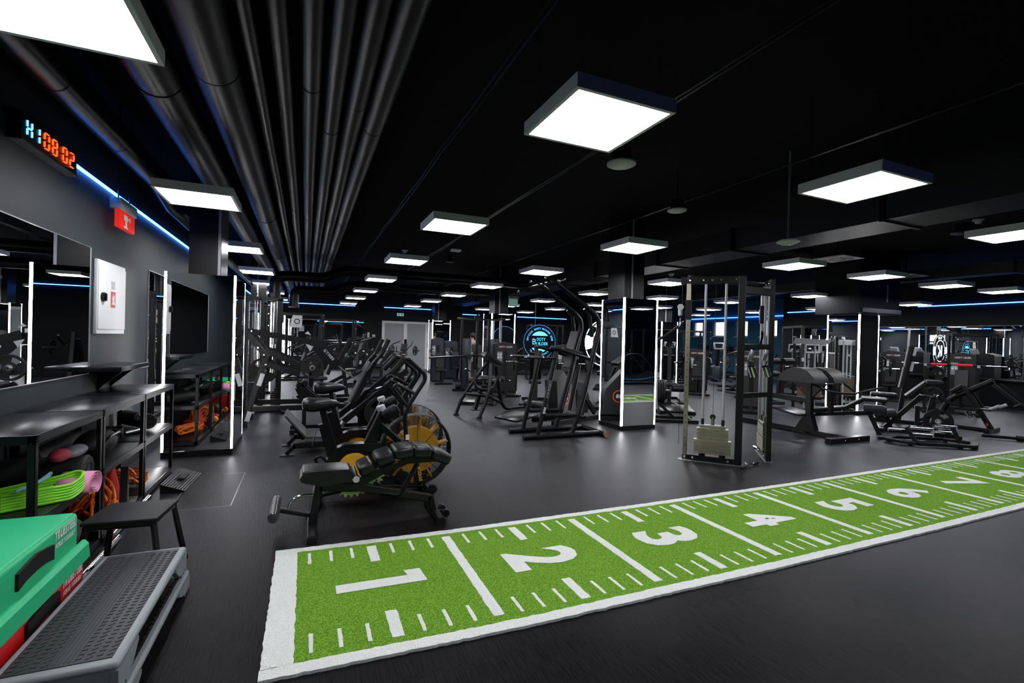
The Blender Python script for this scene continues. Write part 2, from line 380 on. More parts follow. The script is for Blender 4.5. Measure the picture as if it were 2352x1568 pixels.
column(-1.55, 13.5, .74, .74, 2.32, 'mirror-clad column with white light edges behind the cable tower on the left', (-1.3,-.95,13.6,14.1))
column(5.17, 13.5, .78, .74, 2.32, 'mirror-clad column with white light edges behind the far weight-stack machines', (5.3,5.75,13.6,14.1))
column(11.7, 13.5, .74, .74, 2.32, 'mirror-clad column with white light edges between the cardio machines', (11.8,12.25,13.6,14.1))
column(4.98, 20.1, .8, .7, 2.3, 'smallest mirror-clad column, right of the grey double door', (5.1,5.6,20.2,20.7))
column(-1.5, 20.1, .74, .7, 2.3, 'mirror-clad column in the far left corner', (-1.3,-.95,20.2,20.7))
# big plain beam box over the third column
t = thing('wall_cabinet', 'black steel housing hanging from the ceiling over the third mirrored column', 'cabinet', (11.6, 6.75, 2.36))
part('body', B().box(0,.05,0,1.5,1.1,1.39), WALLB, t, False); part('rail', B().box(.01,0,.02,1.49,.05,.12), BLK2, t, False)
part('hinge', B().box(.95,.02,.3,.99,.05,.7), STL, t, False)

# ------------------------------------------------------------------ light strips on the walls
def led(name, a, c, label, s=.022):
    t = thing('led_strip', label, 'light strip', a, 0, 'blue light strips along the walls'); v = Vector(c)-Vector(a)
    part('tube', B().beam((0,0,0), v, s, s, c=.002), LEDB, t, False)
    n = v.normalized(); off = Vector((0,0,.02))
    part('clip', B().beam(v*.3+off, v*.3+off+n*.03, .03, .02).beam(v*.7+off, v*.7+off+n*.03, .03, .02), BLK, t, False); return t
led('a', (XL+.02, 5.06, 2.91), (XL+.02, 13.4, 2.91), 'blue light strip high on the left wall right of the timer')
led('a', (XL+.02, 13.9, 2.91), (XL+.02, 22.6, 2.91), 'blue light strip high on the far left wall')
led('a', (-1.2, YB-.03, 2.91), (2.05, YB-.03, 2.91), 'blue light strip high on the back wall, left of the door')
led('a', (3.35, YB-.03, 2.91), (5.6, YB-.03, 2.91), 'blue light strip high on the back wall above the double door')
led('a', (7.2, YB-.03, 2.75), (8.1, YB-.03, 2.75), 'short blue light strip on the back wall right of the double door')
led('a', (10.2, YB-.03, 2.75), (13.2, YB-.03, 2.75), 'blue light strip on the back wall behind the round blue sign')
led('a', (XW-.03, 13.6, 2.95), (XW-.03, 20.9, 2.95), 'blue light strip above the windows')
led('a', (XR-.03, -5, 2.9), (XR-.03, 8.6, 2.9), 'long blue light strip high on the right-hand wall')
led('a', (XR-.03, 9.2, 2.9), (XR-.03, 13.0, 2.9), 'blue light strip on the right-hand wall behind the third column')
led('a', (1.0, YF_+.03, 2.9), (10.5, YF_+.03, 2.9), 'blue light strip on the wall behind the camera, seen in mirrors')

# ------------------------------------------------------------------ ceiling lamps
def make_lamp():
    t = thing('panel_lamp', '', 'ceiling lamp', (0,0,2.79), 0, 'square panel lamps hanging from the ceiling')
    b = B(); s, i = .31, .287
    b.box(-s,-s,0,s,-i,.075).box(-s,i,0,s,s,.075).box(-s,-i,0,-i,i,.075).box(i,-i,0,s,i,.075).box(-i,-i,.05,i,i,.075)
    part('frame', b, LAMPF, t, False)
    part('diffuser', B().box(-i,-i,.004,i,i,.012), LAMPE, t, False)
    for sx in (-.25,.25):
        for sy in (-.25,.25): part('suspension_wire', B().cyl((sx,sy,.075),(sx,sy,ZC-2.80),.0012,4), BLK, t)
    return t
L0 = make_lamp()
rows = {-.95:[2.42,5.33,8.19,11.1,13.6,16.4,19.4], 1.5:[2.33,5.19,7.97,10.9,13.9,16.75,19.7], 3.96:[2.33,5.16,7.86,10.75,13.55,16.3,19.4],
  6.95:[2.53,5.06,7.83,10.65,13.6,16.4,19.1], 9.13:[5.1,10.55,13.85,16.8,19.6], 11.42:[5.14,7.85,10.3,13.3,16.6], 13.3:[5.0,12.9,16,19],
  15.5:[2.6,5.0,7.7,10.3,12.8,15.5,18.5]}
colw = {-.95:'first', 1.5:'second', 3.96:'third', 6.95:'fourth', 9.13:'fifth', 11.42:'sixth', 13.3:'seventh', 15.5:'eighth'}
ordw = ['nearest','second','third','fourth','fifth','sixth','seventh']
first = True
for X, ys in rows.items():
    for k, Y in enumerate(ys):
        lb = 'white square hanging lamp, %s one in the %s row from the left' % (ordw[k], colw[X])
        if first: o = L0; o.location = (X, Y, 2.79); o['label'] = lb; first = False
        else: o = dup(L0, (X, Y, 2.79), 0, lb)
        q = .23 if X == 6.95 else 1
        if q < 1:
            for c in o.children:
                if c.name.startswith('susp'): c.scale.z = q; c.location.z = .075*(1-q)
for X, nm in ((1.5, 'left'), (6.95, 'middle'), (11.4, 'right')):
    for Y in (-.6, -3.4):
        if (X, Y) != (6.95, -.6): dup(L0, (X, Y, 2.79), 0, 'white square lamp seen only in mirrors, %s column, %s row' % (nm, 'near' if Y > -1 else 'rear'))
        else: dup(L0, (9.4, Y, 2.79), 0, 'white square lamp seen only in mirrors, middle column, near row')

# ------------------------------------------------------------------ pipes and ducts
def pipe(x, z, r, y0, y1, label):
    t = thing('ceiling_pipe', label, 'pipe', (x, y0, z), 0, 'lagged black pipes along the ceiling')
    n = 22; pts = []; rs = []
    for i in range(n+1):
        pts.append((random.uniform(-.004,.004), (y1-y0)*i/n, random.uniform(-.004,.004))); rs.append(r*random.uniform(.985,1.015))
    part('lagging', B().tube(pts, rs, 20), PIPEM, t)
    for i in range(1, 7):
        yy = (y1-y0)*i/7+random.uniform(-.5,.5); part('band', B().lathe([(r*1.0,-.012),(r*1.045,-.008),(r*1.045,.008),(r*1.0,.012)], (0,yy,0), (0,1,0), 20), BLK, t)
for x, z, r, lb in ((-1.66,3.3,.10,'thin black lagged pipe nearest the left wall'),(-.975,3.3,.155,'thick black pipe, leftmost of the bundle overhead'),(-.585,3.3,.145,'thick black pipe, second of the bundle overhead'),
   (-.345,3.3,.045,'slimmest black pipe, third of the bundle overhead'),(-.18,3.3,.055,'slim black pipe, fourth of the bundle overhead'),(-.005,3.3,.065,'black pipe, fifth of the bundle overhead'),
   (.155,3.3,.068,'black pipe, sixth of the bundle overhead'),(.315,3.3,.072,'black pipe, seventh of the bundle overhead'),(.475,3.3,.085,'black pipe, rightmost of the bundle overhead')):
    pipe(x, z, r, -3, 21.5 if x > -1.5 else 6.6, lb)
t = thing('ceiling_pipe', 'blue-lit pipe low along the left wall above the light strip', 'pipe', (-1.55, 5.6, 3.08), 0, 'lagged black pipes along the ceiling')
part('lagging', B().tube([(-.11,1.0,.22),(-.11,1.05,.22),(0,1.5,0),(0,15,0)], .085, 16), PIPEM, t)
for i, (z, y, x0) in enumerate(((2.98, 12.6, -.70), (2.9, 15.3, -.35))):
    t = thing('duct_pipe', ('nearer' if i == 0 else 'farther')+' fat black duct crossing under the pipes and turning down at its left end', 'duct', (x0, y, 0))
    part('run', B().tube([(0,0,2.35),(0,0,z-.05),(1.1,0,z-.05),(1.5,0,z+.18),(6.6,0,z+.18)], .13, 18, bend=.3), BLK, t)
    part('collar', B().cyl((0,0,2.33),(0,0,2.4),.15), BLK2, t)
    for x_ in (.6, 3.0, 5.5): part('hanger', B().cyl((x_,0,z+.0),(x_,0,ZC),.008,6), BLK, t)
t = thing('air_duct', 'long rectangular sheet-metal duct crossing the ceiling above the second column', 'duct', (6.73, -2, 3.1))
part('channel', B().box(-.37,0,0,.37,24,.34), DUCTM, t, False)
for y in (3.2,5.5,7.7,9.5,11.7,13.4,15.6,18,20.5): part('flange', B().box(-.41,y-.02,-.025,.41,y+.02,.36), BLK, t, False)
t = thing('air_duct', 'slimmer rectangular duct running along the ceiling far right', 'duct', (13.9, 2, 3.25))
part('channel', B().box(-.2,0,0,.2,19,.25), DUCTM, t, False)
for y in (3,6,9,12,15): part('flange', B().box(-.23,y-.02,-.02,.23,y+.02,.27), BLK, t, False)
t = thing('flexible_duct', 'ribbed flexible duct feeding the ceiling air vent', 'duct', (7.12, 5.9, 3.28))
part('hose', B().lathe([(.09+(.012 if k % 2 else 0), k*.03) for k in range(46)], (0,0,0), (1,0,0), 16), BLK, t)
for i, (px, py) in enumerate(((1924, 595), (1405, 665), (2080, 635))):
    p = onz(px, py, 3.2)
    t = thing('air_vent', ['square ceiling air vent with swirl slots beside the long duct','square blue-lit air vent behind the second column','faint square air vent far right on the ceiling'][i], 'air vent', p)
    part('plate', B().box(-.3,-.3,0,.3,.3,.02), LGRY, t, False)
    b = B()
    for k in range(24):
        a = 2*math.pi*k/24; u = V(math.cos(a), math.sin(a), 0); w = V(-math.sin(a), math.cos(a), 0)*.012
        for r0, r1 in ((.07,.15),(.17,.26)): q0, q1 = u*r0, u*r1; b.add([q0-w+V(0,0,-.004), q1-w*1.6+V(0,0,-.004), q1+w*1.6+V(0,0,-.004), q0+w+V(0,0,-.004)], [(0,1,2,3)])
    part('slots', b, BLK, t, False); part('stem', B().cyl((0,0,.02),(0,0,ZC-3.2),.02,8), BLK, t)
SPK = [(1427,378,3.15,.13,'round white ceiling speaker hanging right of the big middle lamp'),(1555,484,3.25,.12,'round white ceiling speaker with black can, left of the pole-mounted router'),(2247,506,3.3,.06,'small round smoke detector near the right edge of the ceiling'),
  (930,576,3.3,.06,'white smoke detector above the third lamp of the second row'),(1047,575,3.25,.09,'white wireless router on the ceiling over the middle aisle'),(1542,630,3.2,.07,'white smoke detector right of the second column'),
  (1894,662,3.1,.08,'white smoke detector behind the third column'),(1033,601,3.3,.1,'dark round ceiling speaker over the middle aisle'),(2210,535,3.2,.13,'dark round ceiling speaker at the upper right')]
for px, py, z, r, lb in SPK:
    p = onz(px, py, z); sp = 'speaker' in lb; dk = 'dark' in lb
    t = thing('ceiling_speaker' if sp else ('wifi_router' if 'router' in lb else 'smoke_detector'), lb, 'speaker' if sp else ('router' if 'router' in lb else 'smoke detector'), p)
    if sp:
        part('grille', B().lathe([(0,-.012),(r*.85,-.01),(r,0),(r,.012),(0,.014)], (0,0,0), (0,0,1), 28), BLK if dk else mat('speaker_white', (.5,.5,.52), .5), t)
        part('can', B().cyl((0,0,.012),(0,0,.13),r*.7), BLK, t)
        part('hanger', B().cyl((0,0,.13),(0,0,ZC-z),.006,6), BLK, t)
    elif 'router' in lb:
        part('body', B().rbox((0,0,0), (.2,.14,.045), .02), WHT, t); part('hanger', B().cyl((0,0,.02),(0,0,ZC-z),.006,6), BLK, t)
    else:
        part('body', B().lathe([(0,-.045),(r*.5,-.04),(r*.7,-.015),(r,0),(r,.015),(0,.016)], (0,0,0), (0,0,1), 24), LGRY, t); part('hanger', B().cyl((0,0,.015),(0,0,ZC-z),.006,6), BLK, t)
p = onz(1810, 556, 2.72); t = thing('wifi_router', 'white saucer-shaped wireless router on a pole below the duct', 'router', p)
part('body', B().lathe([(0,-.03),(.06,-.028),(.12,0),(.1,.02),(0,.03)], (0,0,0), (0,0,1), 24), WHT, t)
part('pole', B().cyl((0,0,.03),(0,0,ZC-2.72),.012,10), GRYP, t); part('status_light', B().cyl((.03,0,-.032),(.03,0,-.027),.004,8), mat('green_status_light', (0,.5,.1), .5, emit=(0,1,.2), es=3), t)
# hanging exit light beyond the far column
t = thing('exit_sign', 'hanging green exit light box in front of the fifth lamp, mid-room', 'exit sign', (onz(1179, 690, 2.75).x, onz(1179, 690, 2.75).y, 2.62))
part('housing', B().rbox((0,0,.22), (.34,.1,.08), .01), LGRY, t); part('panel', B().box(-.15,-.006,-.06,.15,.006,.18), mat('pale_exit_panel', (.3,.45,.4), .4, emit=(.3,.55,.45), es=.25), t, False)
part('rods', B().cyl((-.12,0,.25),(-.12,0,1.1),.005,6).cyl((.12,0,.25),(.12,0,1.1),.005,6), BLK, t)
# red/white hydrant light box near the left wall
t = thing('hydrant_sign', 'grey and red hanging light box with a white fire-hose pictogram near the left wall', 'sign', (-1.72, 6.0, 2.55))
part('housing', B().rbox((0,0,.225), (.10,.46,.11), .012), LGRY, t)
part('red_panel', B().box(-.01,-.22,.0,.03,.22,.17), mat('red_sign_panel', (.75,.02,.01), .35, emit=(1,.03,.01), es=.35), t, False)
pic = B(); pic.box(.031,-.10,.09,.034,.0,.14).box(.031,-.06,.02,.034,-.025,.09).box(.031,0,.105,.034,.07,.12).box(.031,.055,.09,.034,.08,.135).box(.031,-.10,.012,.034,.01,.026)
part('pictogram', pic, TXTW, t, False)
part('rods', B().cyl((0,-.16,.28),(0,-.16,1.2),.006,6).cyl((0,.16,.28),(0,.16,1.2),.006,6), BLK, t)
# pairs of thin cables along the ceiling
for i, (x, z) in enumerate(((1.12, 3.3), (2.6, 3.45), (4.6, 3.45))):
    t = thing('cable_run', ['paired cables strung just right of the pipe bundle','thin cables over the second lamp row','thin cables over the third lamp row'][i], 'cable', (x, -1, z))
    for dxx in (0, .035): part('cable', B().tube([(dxx+random.uniform(-.01,.01), k*.9, random.uniform(-.012,.012)) for k in range(26)], .007, 6), BLK2, t)

# ------------------------------------------------------------------ timer, cabinet, ledge on the left wall
t = thing('interval_timer', 'digital wall timer showing H1 in blue and 08:02 in red', 'timer', (XL, 4.18, 2.80))
part('case', B().rbox((.035,.41,.085), (.07,.83,.19), .008), BLK, t)
part('bezel', B().box(.0,-.01,-.018,.075,.84,-.008), STL, t, False)
SEG = {'0':'abcdef','1':'bc','2':'abged','8':'abcdefg','H':'bcefg'}
def seg7(b, ch, y0, w, z0, h):
    x = .073; q = .008; s = .0   # reads left to right along +y
    P = {'a':((y0,z0+h),(y0+w,z0+h)),'g':((y0,z0+h/2),(y0+w,z0+h/2)),'d':((y0,z0),(y0+w,z0)),'f':((y0,z0+h/2),(y0,z0+h)),'b':((y0+w,z0+h/2),(y0+w,z0+h)),'e':((y0,z0),(y0,z0+h/2)),'c':((y0+w,z0),(y0+w,z0+h/2))}
    for s_ in SEG[ch]:
        (ya, za), (yb, zb) = P[s_]; d = Vector((0,yb-ya,zb-za)); n = d.normalized()*.008
        b.beam(Vector((x,ya,za))+n, Vector((x,yb,zb))-n, .006, .012, up=(1,0,0), c=.002)
for ch, y, m_, w_ in (('H',.06,CLKB,.06),('1',.16,CLKB,.06),('0',.29,CLKR,.065),('8',.41,CLKR,.065),('0',.57,CLKR,.065),('2',.69,CLKR,.065)):
    bb = B(); seg7(bb, ch, y, w_, .03, .11); part('digit', bb, m_, t, False)
t = thing('hose_cabinet', 'tall white fire-hose cabinet on the left wall with a red sticker and black lock', 'cabinet', (XL+.001, 5.6, 1.5))
part('body', B().rbox((.015,.36,.35), (.03,.73,.70), .004), WHT, t)
part('door_panel', B().rbox((.034,.36,.355), (.008,.71,.62), .003), WHT, t)
part('lock_knob', B().cyl((.038,.09,.35),(.06,.09,.35),.045).rbox((.068,.09,.35),(.016,.02,.07),.004), BLK, t)
part('red_sticker', B().box(.0385,.30,.26,.0395,.42,.42), TXTR, t, False)
part('flame_pictogram', B().prism([(.02,.02),(.05,.05),(.03,.08),(.07,.14),(.06,.09),(.1,.12),(.09,.06),(.11,.02)], (.040,.30,.27), (0,1,0), (0,0,1), (1,0,0), .001), TXTW, t, False)
part('grey_notice', B().box(.0385,.31,.44,.0393,.41,.52), LGRY, t, False)
t = thing('wall_ledge', 'thin black wall ledge on two brackets above the storage shelves', 'shelf', (XL, 5.4, 1.2))
part('board', B().rbox((.14,.42,-.02), (.28,.84,.045), .004), BLK2, t)
for y in (.33,.67): part('bracket', B().prism([(0,0),(.2,0),(.2,-.012),(.035,-.16),(0,-.2)], (0,y,-.043), (1,0,0), (0,0,1), (0,1,0), .03), BLK, t)

# ------------------------------------------------------------------ floor hatch
t = thing('floor_hatch', 'square floor hatch outlined by a thin steel frame beside the slant board', 'floor hatch', (-1.06, 4.86, 0))
b = B()
for q in ((0,0,.48,.008),(0,1.1,.48,1.108),(0,0,.008,1.108),(.472,0,.48,1.108)): b.box(q[0],q[1],0,q[2],q[3],.0015)
part('frame', b, mat('worn_steel_edge', (.22,.2,.19), .4, .8), t, False); part('lid', B().box(.01,.01,0,.47,1.098,.001), FLR, t, False)

# ------------------------------------------------------------------ turf lane
def bow(x):
    P = ((-.2,.065),(0,.058),(.5,.036),(1.1,.01),(2,.0),(3,-.012),(5,-.012),(7,.008),(10.5,.02),(13,.02))
    for (a, c), (d_, e_) in zip(P, P[1:]):
        if a <= x <= d_: return c+(e_-c)*(x-a)/(d_-a)
    return .02
def tquad(b, x0, y0, x1, y1, z, step=.05, jit=.0025):
    n = max(1, int((x1-x0)/step)); m = max(1, int((y1-y0)/step)); J = lambda: random.uniform(-jit, jit)
    loop = [(x0+(x1-x0)*i/n, y0) for i in range(n)]+[(x1, y0+(y1-y0)*i/m) for i in range(m)]+[(x1-(x1-x0)*i/n, y1) for i in range(n)]+[(x0, y1-(y1-y0)*i/m) for i in range(m)]
    loop = [(a+J(), c+J()) for a, c in loop]; k = len(loop)
    vs = [(a, c+bow(a), z) for a, c in loop]+[(a, c+bow(a), 0.001) for a, c in loop]
    # triangle strip across for long pieces keeps the bow
    b.add(vs, [(i, (i+1) % k, k+(i+1) % k, k+i) for i in range(k)])
    if n > m:
        top = [vs[i] for i in range(0, n+1)]; bot = [vs[i] for i in [(2*n+m-j) % k for j in range(n+1)]]
        b.add(top+bot, [(i, i+1, n+2+i, n+1+i) for i in range(n)])
    else: b.add([v for v in vs[:k]], [tuple(range(k))])
t = thing('turf_lane', 'green artificial turf lane with white metre lines and numbers along the floor', 'turf', (0,0,0))
XE = 11.6
b = B(); tquad(b, -.025, 2.345, XE-.12, 3.578, .014, .05, 0); part('green_pile', b, TGRN, t, False)
b = B(); tquad(b, -.16, 2.27, XE, 2.345, .016, .03, .004); tquad(b, -.16, 3.575, XE, 3.642, .016, .03, .004); tquad(b, -.16, 2.343, -.02, 3.577, .016, .03, .004); tquad(b, XE-.14, 2.343, XE, 3.577, .016, .03, .004)
part('white_border', b, TWHT, t, False)
S_ = 1.1; X0 = -.0747*S_; ticks = []; rest = B()
def tick(*a):
    if len(ticks) < 98: b = B(); tquad(b, *a); ticks.append(part('tick_mark', b, TWHT, t, False))
    else: tquad(rest, *a)
for n in range(0, 10):
    for k in range(1, 8):
        x = X0+(n+k/8)*S_
        if x > XE-.2: break
        if k == 4: tick(x-.032, 3.275, x+.032, 3.525, .0165, .03); tick(x-.032, 2.395, x+.032, 2.645, .0165, .03)
        else: tick(x-.010, 3.365, x+.010, 3.53, .0165, .03, .0018); tick(x-.010, 2.40, x+.010, 2.56, .0165, .03, .0018)
    x = X0+(n+1)*S_
    if x < XE-.2: lb = B(); tquad(lb, x-.032, 2.408, x+.032, 3.522, .0165, .03); part('metre_line', lb, TWHT, t, False)
o = part('tick_marks', rest, TWHT, t, False); o['kind'] = 'stuff'
for n in range(1, 10):
    g = glyph(str(n), .035); vs, fs, w = g; h0 = min(v[1] for v in vs); h1 = max(v[1] for v in vs)
    U = .15 if n == 1 else .28; xc = X0+(n-.5)*S_
    b = B(); pts = []
    for vx, vy in vs:
        X = xc-.27+(vy-h0)/(h1-h0)*.54; Yv = 2.965-((vx/w)-.5)*U; pts.append((X, Yv+bow(X)-.005, .0168))
    if n == 1:
        q = [(xc-.27,2.905),(xc+.27,2.905),(xc+.255,3.075),(xc+.15,3.075),(xc+.165,3.005),(xc-.27,3.005)]
        b = B(); b.add([(a, c+bow(a)+.01, .0168) for a, c in q], [(0,1,4,5),(1,2,3,4)]); fs = []; pts = []
    b.add(pts, fs); part('numeral', b, TWHT, t, False)

# ================================================================== LEFT ZONE: storage shelves and what lies on them
XS0, XS1 = -1.80, -1.315
def shelf_unit(y0, y1, label, mid=.50):
    t = thing('storage_shelf', label, 'shelf', (XS0, y0, 0), 0, 'black boltless shelving units along the left wall')
    w, d = XS1-XS0, y1-y0
    for nm, z in (('top_board', .965), ('middle_shelf', mid), ('bottom_shelf', .06)):
        s_ = part(nm, B().rbox((w/2, d/2, z-.008), (w-.01, d-.01, .016), .003), BLK2 if nm == 'top_board' else BLK, t)
        b = B()
        for q in ((w-.006, w), (0, .006)):
            b.box(q[0], .0, z-.05, q[1], d, z-.0)
            if q[1] == w:
                for k in range(3): b.box(w, .0, z-.045+k*.014, w+.003, d, z-.038+k*.014)
        b.box(0, 0, z-.05, w, .006, z).box(0, d-.006, z-.05, w, d, z); part('edge_beam', b, BLK2, s_, False)
    for x in (0, w):
        for y in (0, d):
            sx = 1 if x == 0 else -1; sy = 1 if y == 0 else -1; b = B()
            x0, x1 = sorted((x, x+sx*.034)); y0_, y1_ = sorted((y, y+sy*.003)); b.box(x0, y0_, 0, x1, y1_, .96)
            x0, x1 = sorted((x, x+sx*.003)); y0_, y1_ = sorted((y, y+sy*.034)); b.box(x0, y0_, 0, x1, y1_, .96)
            for k in range(18): b.box(min(x, x+sx*.034)+.010, y-.0015 if sy > 0 else y, .06+k*.05, min(x, x+sx*.034)+.022, y if sy > 0 else y+.0015, .078+k*.05)
            part('post', b, BLK, t, False)
    return t
shelf_unit(3.34, 4.26, 'nearest black storage shelf, holding lime hurdles and a big foam roller')
shelf_unit(4.28, 5.23, 'middle black storage shelf, holding orange tubes and red gloves', .54)
shelf_unit(5.25, 6.24, 'farthest black storage shelf, next to the mirrored column', .54)
def roller(name, p, q, r, m, label, group=None, ends=None):
    t = thing(name, label, 'foam roller', p, 0, group); v = Vector(q)-Vector(p); n = v.normalized()
    part('sleeve', B().lathe([(0,0),(r*.9,0),(r,.012),(r,v.length-.012),(r*.9,v.length),(0,v.length)], (0,0,0), n, 28), m, t)
    part('core_ring', B().lathe([(r*.35,-.002),(r*.55,-.002),(r*.55,v.length+.002),(r*.35,v.length+.002)], (0,0,0), n, 20, True), ends or BLK2, t); return t
RUBD = mat('textured_black_foam', (.02,.02,.02), .7, bump=(140, 1.))
roller('foam_roller', (-1.79,4.10,.595), (-1.335,4.10,.595), .092, RUBD, 'big black textured foam roller on the middle of the nearest shelf')
roller('foam_roller', (-1.73,4.35,.618), (-1.73,5.15,.618), .062, RUBD, 'black foam roller at the back of the middle shelf unit')
roller('foam_roller', (-1.42,5.80,.63), (-1.72,6.17,.63), .075, RUB, 'smooth black roller across the farthest shelf')
roller('foam_roller', (-1.46,3.85,.165), (-1.46,4.15,.165), .10, mat('brown_mesh_rubber', (.06,.045,.04), .6, bump=(200,1.)), 'brown dimpled roller standing under the pink band')
roller('foam_roller', (-1.40,5.35,.745), (-1.42,5.62,.745), .028, CHR, 'thin chrome bar end lying on the farthest shelf', None, BLK)
# stacked lime hurdles
for i in range(6):
    t = thing('agility_hurdle', 'lime green plastic hurdle, %s of the nested stack on the nearest shelf' % ['lowest','second from below','third from below','fourth from below','fifth from below','topmost'][i], 'hurdle', (-1.29, 3.84, .512+i*.0165), math.radians(32), 'nested lime hurdles')
    part('frame', B().tube([(-.46,-.12,.0),(-.07,-.12,.0),(-.02,-.10,.03),(.0,-.05,.05),(-.02,.0,.05),(-.08,.02,.03),(-.46,.02,.0)], .0095, 8, bend=.02), LIME, t); part('rail', B().rbox((-.26,-.12,.004), (.22,.026,.016), .004), LIME, t)
t = thing('resistance_band', 'wide pink latex loop band draped over the lime hurdles', 'resistance band', (-1.29, 3.88, .555))
b = B()
for ly in range(3):
    R0 = .075-ly*.018; vs = []; n = 22
    for k in range(n+1):
        a = math.radians(-70+280*k/n); vs += [(-.10+ly*.008, math.cos(a)*R0*1.5, math.sin(a)*R0), (.055-ly*.004, math.cos(a)*R0*1.5+.02, math.sin(a)*R0-.012)]
    o = len(b.v); b.add(vs, [(2*k, 2*k+1, 2*k+3, 2*k+2) for k in range(n)])
o = part('band', b, PINK, t); md = o.modifiers.new('thickness', 'SOLIDIFY'); md.thickness = .004
t = thing('resistance_band', 'pale blue latex loop band lying on the lime hurdles', 'resistance band', (-1.42, 3.50, .632))
part('band', B().tube([(0,0,.0),(.01,.18,.02),(.01,.27,.03),(.0,.29,.01),(-.01,.24,-.005),(-.03,.12,-.005),(-.05,.02,-.008)], .008, 8, bend=.04), LBLU, t)
# orange tubing
for i, (yy, xx, zz, lb) in enumerate(((4.62,-1.36,.075,'orange rubber exercise tubes heaped on the bottom of the middle shelf'),(5.5,-1.37,.075,'orange rubber exercise tubes coiled on the bottom of the farthest shelf'))):
    t = thing('exercise_tube', lb, 'resistance tube', (xx, yy, zz-.01), 0, 'orange tubes on the bottom shelves')
    for k in range(5):
        pts = []; ph = random.uniform(0, 6)
        for j in range(30):
            a = j/29*2*math.pi*1.6+ph
            pts.append((-.18+.12*math.cos(a*1.0)+.02*k-.02, .16*math.sin(a*.83)+.05*k, .03+(.13 if i == 0 else .05)*(1+math.sin(a*1.3+k))*.9))
        part('loop', B().tube(pts, .0105, 8), ORNG, t)
t = thing('training_cone', 'red training cone standing on the bottom of the middle shelf', 'cone', (-1.5, 5.08, .06))
part('body', B().lathe([(.09,.012),(.075,.02),(.02,.30),(.017,.30)], (0,0,0), (0,0,1)), REDM, t); part('base', B().rbox((0,0,.006),(.22,.22,.012),.004), BLK, t)
t = thing('foam_wedge', 'tall black foam wedge with white lettering leaning at a shelf post', 'foam wedge', (-1.37, 4.93, .065), math.radians(8))
part('body', B().prism([(-.06,0),(.06,0),(.012,.33),(-.008,.33)], t=.05, ux=(0,1,0), n=(1,0,0)), RUB, t)
part('lettering', text(B(), 'GymBeam', (.027,-.0,.04), (0,-.12,.99), (0,.99,.12), .022, .02, align='L'), TXTW, t, False)
for i, (x, y, z, r_, lb) in enumerate(((-1.40,4.40,.115,.3,'red boxing glove lying on the bottom of the middle shelf'),(-1.66,4.90,.115,1.2,'second red boxing glove behind the orange tubes'))):
    t = thing('boxing_glove', lb, 'boxing glove', (x, y, z), r_, 'red boxing gloves')
    part('mitt', B().ball((0,0,0), .07, 10, (.9,1.3,.7)), REDM, t); part('thumb', B().ball((.05,.02,.01), .035, 8, (1,1.4,.8)), REDM, t); part('cuff', B().cyl((0,-.07,0),(0,-.13,0),.045,16,.05), BLK, t)
for i, (y, x, lb) in enumerate(((4.02,-1.36,'orange and black dumbbell on the bottom of the nearest shelf'),(4.75,-1.38,'orange and black dumbbell beside the foam wedge'))):
    t = thing('dumbbell', lb, 'dumbbell', (x if i else -1.38, y if i else 3.66, .11), .4, 'orange dumbbells')
    part('handle', B().cyl((0,-.08,0),(0,.08,0),.014,12), CHR, t)
    for sgn in (-1, 1): part('head', B().lathe([(0,0),(.04,0),(.045,.01),(.045,.045),(.04,.055),(0,.055)], (0,sgn*.06-(.0 if sgn > 0 else .055),0), (0,1,0), 8), ORN2, t)
t = thing('gym_bag', 'black soft bag slumped on the middle shelf behind the post', 'bag', (-1.50, 4.73, .542))
part('body', B().ball((0,.0,.105), .17, 12, (.72,1.4,.62)), RUB, t); part('strap', B().tube([(.10,-.2,.1),(.12,-.1,.17),(.12,.1,.17),(.10,.22,.1)], .012, 6, bend=.05), BLK2, t)
t = thing('headgear', 'pink and grey camouflage glove pair on the middle of the nearest shelf', 'gloves', (-1.43, 4.02, .69))
part('pink_glove', B().ball((.02,-.14,.05), .05, 10, (1,1.8,.8)), mat('pink_camo_fabric', (.7,.03,.1), .7, noise=(22,(.02,.02,.02))), t)
part('grey_glove', B().ball((.03,.05,.035), .055, 10, (1,2.3,.7)), mat('grey_camo_fabric', (.03,.03,.03), .7, noise=(20,(.35,.35,.38))), t)
t = thing('jump_rope_bundle', 'black rope bundle with chrome grips on the farthest shelf', 'jump rope', (-1.52, 5.42, .545))
part('rope', B().tube([(-.1+.09*math.cos(k*.7), .1*math.sin(k*.7)+.02*math.sin(k*2.1), .03+.003*k) for k in range(26)], .009, 6), RUB, t)
for k in (0, 1): part('grip', B().cyl((-.02,.1+.06*k,.03),(.06,.26+.05*k,.03),.014,12), CHR, t)
t = thing('slant_board', 'black ribbed slant board lying on the floor at the end of the shelves', 'slant board', (-1.235, 5.42, 0), math.radians(-3))
part('wedge', B().prism([(0,0),(.2,0),(.2,.015),(0,.09)], (0,.31,0), t=.62), BLK, t)
b = B()
for k in range(9): b.beam((.012+k*.022,.02,.092-k*.0083),(.012+k*.022,.6,.092-k*.0083),.008,.006)
part('ribs', b, VING, t); part('hand_hold', B().box(.05,.24,.068,.14,.4,.074), RUB, t)
for i in range(2):
    t = thing('barbell', ('nearer' if i == 0 else 'farther')+' chrome barbell lying on the floor along the shelf front', 'barbell', (-1.23-.05*i, 3.3+.95*i, .027), 0, 'chrome bars along the shelf front')
    part('bar', B().cyl((0,0,0),(0,.62,0),.017,14), CHR, t); part('sleeve', B().cyl((0,.1,0),(0,1.0,0),.026,16), CHR, t); part('collar', B().cyl((0,.3,0),(0,.32,0),.0275,16), STL, t)
